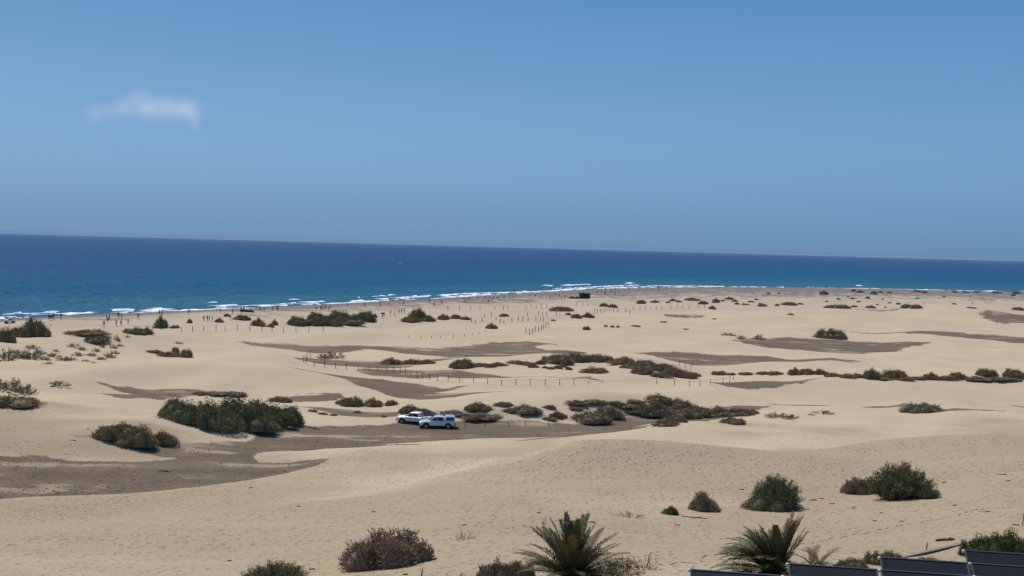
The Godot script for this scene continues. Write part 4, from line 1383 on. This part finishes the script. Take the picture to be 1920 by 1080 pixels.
func beach() -> void:
	# kiosk by the surf
	var p := hit(1096, 560)
	var t := thing("beach_kiosk", "dark flat-roofed beach kiosk hut standing before the surf", "kiosk", p, 0.05)
	var mb := MB.new()
	mb.box(Vector3(0, 1.35, 0), Vector3(5.4, 2.9, 3.6))
	part("wall", mb.mesh(), M.wood_dark, t)
	mb = MB.new()
	mb.box(Vector3(0, 2.92, 0), Vector3(6.2, 0.22, 4.4), Basis.IDENTITY, 0.04)
	part("roof", mb.mesh(), M.wood_grey, t)
	mb = MB.new()
	mb.box(Vector3(-0.6, 1.75, 1.84), Vector3(2.8, 1.0, 0.08))
	part("serving_hatch", mb.mesh(), M.dark_trim, t)
	mb = MB.new()
	mb.box(Vector3(-0.6, 1.18, 2.0), Vector3(3.0, 0.08, 0.45))
	part("counter", mb.mesh(), M.wood_grey, t)
	mb = MB.new()
	mb.box(Vector3(2.0, 1.0, 1.83), Vector3(0.9, 2.0, 0.07))
	part("door", mb.mesh(), M.hull_dark, t)
	p = hit(1078, 560)
	t = thing("deck_platform", "low dark timber platform beside the beach kiosk", "platform", p, 0.05)
	mb = MB.new()
	mb.box(Vector3(-0.5, 0.35, 0), Vector3(5.5, 0.5, 2.4))
	part("deck", mb.mesh(), M.wood_dark, t)
	mb = MB.new()
	mb.box(Vector3(-1.5, 0.85, 0), Vector3(1.8, 0.5, 0.9), Basis.IDENTITY, 0.08)
	mb.box(Vector3(1.0, 0.80, 0), Vector3(1.5, 0.4, 0.8), Basis.IDENTITY, 0.08)
	part("bench", mb.mesh(), M.wood_dark, t)
	for a in [[1135, 552, 13, "slim dark signal mast between the kiosk and the surf"], [1153, 554, 15, "tall dark signal mast standing past the kiosk"], [1234, 545, 11, "pale signal mast standing at the far surf line"]]:
		p = hit(a[0], a[1])
		t = thing("signal_mast", a[3], "mast", p)
		var hh: float = a[2] * -p.z / F
		mb = MB.new()
		mb.tube([Vector3(0, -0.3, 0), Vector3(0, hh * 0.5, 0), Vector3(0, hh, 0)], [0.20, 0.16, 0.11], 8)
		part("pole", mb.mesh(), M.post if a[0] < 1200 else M.wood_grey, t)
		mb = MB.new()
		mb.box(Vector3(0.15, hh * 0.86, 0), Vector3(0.55, hh * 0.14, 0.18), Basis.IDENTITY, 0.03)
		part("signal_board", mb.mesh(), M.post if a[0] < 1200 else M.wood_grey, t)
	# dark boat drawn up at the water line, white motor boat out at sea
	p = hit(463, 585)
	t = thing("rowing_boat", "dark small boat drawn up at the water's edge with bathers round it", "boat", p, 0.2)
	part("hull", hull_mesh(4.6, 1.7, 0.75), M.hull_dark, t)
	mb = MB.new()
	mb.box(Vector3(0.3, 0.62, 0), Vector3(0.25, 0.05, 1.45))
	mb.box(Vector3(-0.8, 0.65, 0), Vector3(0.25, 0.05, 1.3))
	part("thwart", mb.mesh(), M.hull, t)
	p = on_plane(750, 495.5, SEA)
	t = thing("motor_boat", "tiny white motor boat crossing the deep blue sea", "boat", p, 0.1)
	part("hull", hull_mesh(7.0, 2.4, 1.1), M.hull, t)
	mb = MB.new()
	mb.box(Vector3(0.4, 1.4, 0), Vector3(2.2, 0.9, 1.7), Basis.IDENTITY, 0.2)
	part("cabin", mb.mesh(), M.hull, t)
	mb = MB.new()
	mb.box(Vector3(-0.72, 1.5, 0), Vector3(0.06, 0.45, 1.4), Basis(Vector3.BACK, 0.3))
	part("windscreen", mb.mesh(), M.car_glass, t)
	# bathers
	var skin := [Color(0.30, 0.17, 0.11), Color(0.42, 0.26, 0.18), Color(0.16, 0.09, 0.06)]
	var dark := Color(0.03, 0.03, 0.035)
	var looks := [
		[0.15, 0.3, skin[0], dark, skin[0], dark, 0.80, "bare-chested walker in dark shorts on the wet sand"],
		[0.8, 0.2, dark, dark, skin[2], dark, 0.55, "person in dark clothes striding along the water's edge"],
		[0.5, 0.6, Color(0.05, 0.07, 0.16), dark, skin[0], Color(0.10, 0.06, 0.03), 0.60, "person in a navy top and dark shorts near the surf"],
		[0.0, 0.1, Color(0.45, 0.44, 0.42), Color(0.06, 0.06, 0.08), skin[1], Color(0.12, 0.08, 0.05), 0.60, "person in a pale shirt standing on the beach"],
		[0.9, 0.4, skin[2], Color(0.22, 0.03, 0.03), skin[2], dark, 0.82, "person in red swimwear walking along the beach"],
		[0.6, 0.1, skin[0], Color(0.03, 0.05, 0.12), skin[0], dark, 0.70, "person in blue shorts strolling on the shore"]]
	var pm := []
	for l in looks: pm.append(person_mesh(l[0], l[1], l[2], l[3], l[4], l[5], l[6]))
	var spots := [[10,605],[14,605],[92,600],[95,601],[98,600],[101,599],[114,599],[200,601],[205,602],[202,605],[222,597],[228,599],[259,598],[218,611],[227,611],[240,609],[195,614],[299,591],[304,590],[354,590],[382,603],[389,603],[393,603],[398,603],[413,588],[436,589],[452,586],[470,586],[432,600],[457,584],[488,584],[495,585],[511,584],[520,584],[593,583],[601,583],[604,582],[610,581],[616,584],[620,580],[652,576],[684,576],[713,575],[729,572],[757,573],[805,568],[814,575],[828,571],[870,565],[875,566],[895,563],[905,567],[912,564],[916,568],[925,563],[933,562],[945,560],[956,558],[717,598],[720,595],[732,591],[740,594],[748,589],[753,588],[758,588],[962,558],[968,558],[994,557],[1003,558],[1012,560],[1017,559],[1024,560],[1031,561],[1035,559],[1041,556],[1048,558],[1053,561],[1059,560],[1084,553],[1089,553],[1094,552],[1120,550],[1127,549],[1133,551],[1146,549],[1160,550],[1172,545],[1180,546],[1190,545],[1197,546],[1205,545],[1213,545],[1222,544],[1250,543],[918,562],[909,561],[922,565],[872,569],[880,563],[1819,557],[1823,572],[1869,609],[1732,573]]
	for a in spots:
		var k: int = [0, 1, 1, 2, 1, 3, 4, 5, 1, 0][rng.randi() % 10]
		var o := one("person", pm[k], M.person, looks[k][7], "person", hit(a[0], a[1]), rng.randf() * TAU, "people along the beach")
		o.scale = Vector3.ONE * rng.randf_range(0.95, 1.12)
		o.scale.x *= 1.15

func foreground() -> void:
	# open palm and the palm bending to one side
	var fr := []
	var list := [[0.2, 0.15, 1.0, 0.25], [1.2, 0.25, 0.95, 0.3], [2.3, 0.2, 1.0, 0.3], [3.4, 0.3, 1.0, 0.3], [4.5, 0.25, 0.95, 0.35], [5.5, 0.22, 1.0, 0.25]]
	fr.append_array(list)
	for i in 9: fr.append([i * TAU / 9 + 0.3, 0.62 + 0.1 * sin(i * 3.0), 0.98, 0.45])
	for i in 11: fr.append([i * TAU / 11 + 0.1, 0.98 + 0.12 * sin(i * 2.0), 0.98, 0.6])
	for i in 11: fr.append([i * TAU / 11 + 0.35, 1.35 + 0.12 * sin(i * 5.0), 0.92, 0.75])
	var c := at_depth(1073, 1087, 44.0)
	var g := ground_at(c.x, c.z)
	palm("open date palm with fronds fanned evenly all round", g, c.y - g.y + 0.2, fr, 2.65, 1)
	fr = []
	for a in [[-1.35, 0.25, 1.05, 0.25], [-1.5, 0.32, 1.0, 0.1], [-1.2, 0.40, 0.9, 0.15], [-1.8, 0.12, 0.9, 0.15], [0.5, 0.08, 0.85, 0.3], [1.8, 0.15, 0.85, 0.5], [1.5, 0.35, 0.95, 0.9], [1.7, 0.5, 1.0, 1.1], [1.3, 0.62, 1.0, 1.1], [1.6, 0.8, 1.05, 1.1], [1.9, 0.7, 1.0, 1.2], [1.2, 0.95, 1.0, 1.0], [1.6, 1.1, 1.05, 0.9], [2.2, 0.9, 1.0, 1.0], [2.6, 0.5, 0.9, 0.9], [0.9, 0.7, 0.95, 1.0], [0.4, 0.6, 0.9, 1.0], [3.2, 0.5, 0.9, 0.9], [1.4, 1.3, 1.0, 0.7], [1.8, 1.3, 1.0, 0.7], [3.6, 0.9, 0.8, 1.0], [0.0, 0.9, 0.8, 1.0], [2.0, 0.3, 0.9, 0.8]]:
		fr.append([-a[0], a[1], a[2], a[3]])
	c = at_depth(1456, 1084, 44.0)
	g = ground_at(c.x, c.z)
	palm("date palm with its fronds bending over to one side behind the panels", g, c.y - g.y + 0.2, fr, 2.6, 2)
	# dead fronds heaped beside the second palm
	var p := hit(1530, 1062)
	var t := thing("dead_frond_heap", "heap of dead grey palm fronds on the sand behind the panels", "fronds", p)
	for i in 9:
		var fm := frond_mesh(900 + i, 1.25, 1.1, 22, 0.34)
		var r := part("frond", fm[1], M.palm_dry, t)
		part("rachis", fm[0], M.palm_stalk, r)
		r.basis = Basis(Vector3.UP, i * 0.75 + 1.0) * Basis(Vector3.RIGHT, 0.35 + 0.08 * i)
		r.position = Vector3(sin(i * 2.0) * 0.25, 0.0, cos(i * 2.0) * 0.2)
	# hedge shrubs by the promenade
	for a in [[1600,1066,60,24],[1640,1060,56,30],[1672,1056,44,26],[1580,1068,36,18],[1700,1058,40,14],[1750,1062,70,18]]:
		shrub("hedge_shrub", forms.big[rng.randi() % 4], M.olive, "low clipped olive shrub between the dead fronds and the slanted kerb", "low shrubs by the slanted kerb", a[0], a[1], a[2], a[3], 0.7)
	for a in [[1845,1050,92,56],[1900,1052,104,66],[1960,1056,100,70]]:
		shrub("hedge_shrub", forms.big[rng.randi() % 4], M.fresh, "big leafy green hedge bush behind the farthest panel row", "leafy hedge behind the panels", a[0], a[1], a[2], a[3], 0.8)
	# slanted kerb wall holding the sand
	var a := hit(1692, 1045)
	var b := hit(1802, 1020)
	var mid := (a + b) / 2 - Vector3(0, 0.33, 0)
	t = thing("kerb_wall", "slanted pale concrete kerb wall holding back the sand", "wall", mid)
	var mb := MB.new()
	var dir := (b - a)
	var bs := Basis.looking_at(dir.normalized(), Vector3.UP)
	mb.box(Vector3(0, -0.05, 0), Vector3(0.22, 0.75, dir.length()), bs, 0.02)
	part("wall", mb.mesh(), M.wood_grey, t)
	mb = MB.new()
	mb.box(Vector3(0, 0.36, 0), Vector3(0.27, 0.05, dir.length() + 0.05), bs, 0.015)
	part("coping", mb.mesh(), M.concrete, t)
	# driftwood and litter on the slope
	driftwood("bent dark plank of driftwood near the slanted kerb wall", 1772, 1014, 34, 0.2, 0.10)
	driftwood("long thin driftwood stick below the small brown shrub", 1303, 971, 46, 0.1, 0.035)
	driftwood("dark stick lying on the sand above the open palm", 1070, 979, 36, 0.05, 0.05)
	driftwood("dark log lying before the great dark green thicket", 585, 803, 32, 0.05, 0.10)
	driftwood("dark branch stranded on the grey flat", 308, 884, 24, 0.1, 0.07)
	driftwood("pale bare branch behind the canopied pickup", 830, 772, 26, 0.3, 0.05)
	for q in [[1110,980,14],[1390,918,10],[1415,1000,12],[1660,905,10],[1600,953,8],[1640,977,8],[1560,945,10],[1540,935,9],[1770,905,12],[1880,890,14],[1890,902,10],[1790,948,9],[1850,960,12],[1905,985,12],[760,1078,10],[585,1068,12],[1270,985,10],[1495,948,20],[1525,938,16],[430,1052,8],[700,960,8],[560,950,8],[250,900,7],[470,915,9],[1010,962,8],[1430,992,7],[1505,952,6],[1350,955,8],[165,805,6],[138,826,10],[870,985,8],[1690,978,8],[1652,962,6]]:
		driftwood("short dark scrap of driftwood lying on the trodden sand", q[0], q[1], q[2], 0.25, 0.04, "scraps of driftwood on the slope")
	for q in [[1737, 1032, 15, "slim stake standing beside the slanted kerb wall"], [1917, 986, 24, "leaning stake on the sand above the leafy hedge"], [790, 1084, 18, "short stake near the wide dry purple-brown shrub"]]:
		var sp := hit(q[0], q[1])
		one("wooden_stake", post_mesh(q[2] * -sp.z / F, 0.03, Vector2(0.08, 0.0)), M.drift, q[3], "stake", sp)
	# half-buried rope that runs up the slope
	var rp := []
	for q in [[1190,1066],[1230,1062],[1300,1052],[1400,1040],[1480,1026],[1530,1016],[1580,1006],[1640,996],[1690,984],[1740,977],[1790,968],[1830,956],[1870,953],[1895,951]]: rp.append(hit(q[0], q[1]))
	mb = MB.new()
	var pts := []
	var rad := []
	for i in rp.size() - 1:
		for k in 12:
			var u: Vector3 = rp[i].lerp(rp[i + 1], k / 12.0)
			u = ground_at(u.x + sin(i * 7.0 + k * 1.1) * 0.10, u.z + cos(i * 3.0 + k * 0.9) * 0.25)
			pts.append(u + Vector3(0, -0.015 + 0.04 * sin(k * 2.3 + i * 5.0) * sin(k * 0.7 + i), 0) - rp[0])
			rad.append(0.028)
	mb.tube(pts, rad, 5)
	one("buried_rope", mb.mesh(), M.drift, "half-buried dark rope running up the sand slope past the palms", "rope", rp[0])
	panels()

func driftwood(label: String, px: float, py: float, w: float, bend: float, r: float, group := "") -> void:
	var p := hit(px, py)
	var l := w * -p.z / F
	var mb := MB.new()
	var pts := []
	var rad := []
	for i in 6:
		var f := i / 5.0 - 0.5
		var q := ground_at(p.x + f * l, p.z + f * l * 0.4 * sin(px))
		pts.append(q - p + Vector3(0, r * 0.5 + bend * l * (0.25 - f * f) * 0.5 * absf(sin(px * 0.7)), sin(f * 7.0 + px) * bend * l * 0.3))
		rad.append(r * (1.0 - 0.5 * absf(f)))
	mb.tube(pts, rad, 6)
	mb.tube([pts[3], pts[3] + Vector3(0.18 * l, r + 0.08 * l, 0.08 * l)], [r * 0.6, r * 0.3], 5)
	one("driftwood", mb.mesh(), M.drift, label, "driftwood", p, 0.0, group)

func panels() -> void:
	var top_y := 21.24
	# each row: left end pixels of its panels on the photograph
	var rows := [[[1808, 1032], 2], [[1650, 1045], 3], [[1478, 1057], 4], [[1294, 1068], 4]]
	var r0 := 0
	var roof_at := on_plane(1700, 1060, top_y)
	for r in rows:
		var a := on_plane(r[0][0], r[0][1], top_y)
		var dir := (on_plane(1640, 1068, top_y) - on_plane(1478, 1057, top_y)).normalized()
		var row: String = ["row next to the leafy hedge", "row just below the hedge-side row", "row ending near the bending palm", "outermost row below the bending palm"][r0]
		for i in r[1]:
			var w := 1.60
			var o: Vector3 = a + dir * (w + 0.05) * i
			var t := thing("solar_panel", "dark tilted solar panel, %s of the %s" % [["first", "second", "third", "fourth"][i], row], "solar panel", o + dir * w / 2 - Vector3(0, 0.75, 0), atan2(-dir.z, dir.x), "tilted solar panels on the roof")
			# local x along the row, +z towards the hotel; the sheet drops from its top edge towards +z
			var tilt := Basis(Vector3.RIGHT, deg_to_rad(38))
			var mid := Vector3(0, 0.75, 0) + tilt * Vector3(0, 0, 0.31)
			var mb := MB.new()
			mb.box(mid + tilt * Vector3(0, -0.004, 0), Vector3(w - 0.06, 0.022, 0.58), tilt)
			part("glass_sheet", mb.mesh(), M.panel_glass, t)
			for q in [[Vector3(0, 0, -0.305), Vector3(w, 0.045, 0.03)], [Vector3(0, 0, 0.305), Vector3(w, 0.045, 0.03)], [Vector3(-w / 2 + 0.015, 0, 0), Vector3(0.03, 0.045, 0.58)], [Vector3(w / 2 - 0.015, 0, 0), Vector3(0.03, 0.045, 0.58)]]:
				mb = MB.new()
				mb.box(mid + tilt * q[0], q[1], tilt, 0.006)
				part("frame_rail", mb.mesh(), M.panel_frame, t)
			for x in [-w / 2 + 0.08, w / 2 - 0.08]:
				mb = MB.new()
				mb.box(Vector3(x, 0.36, 0.03), Vector3(0.04, 0.72, 0.04))
				part("leg", mb.mesh(), M.panel_frame, t)
			mb = MB.new()
			mb.box(Vector3(-w / 2 - 0.02, 0.74, 0.02), Vector3(0.05, 0.06, 0.05), Basis.IDENTITY, 0.01)
			part("end_clamp", mb.mesh(), M.clamp, t)
		r0 += 1
	var mb := MB.new()
	mb.box(Vector3(0, -0.15, 0), Vector3(16.0, 0.3, 4.4), Basis.IDENTITY, 0.02)
	var t := thing("terrace_building", "flat-roofed terrace building under the solar panels", "building", Vector3(9.2, top_y - 0.75, -19.2), 0.0)
	part("roof_slab", mb.mesh(), M.concrete, t)
	mb = MB.new()
	mb.box(Vector3(0, -4.8, 0), Vector3(15.4, 9.0, 3.8))
	part("wall", mb.mesh(), M.plaster, t)
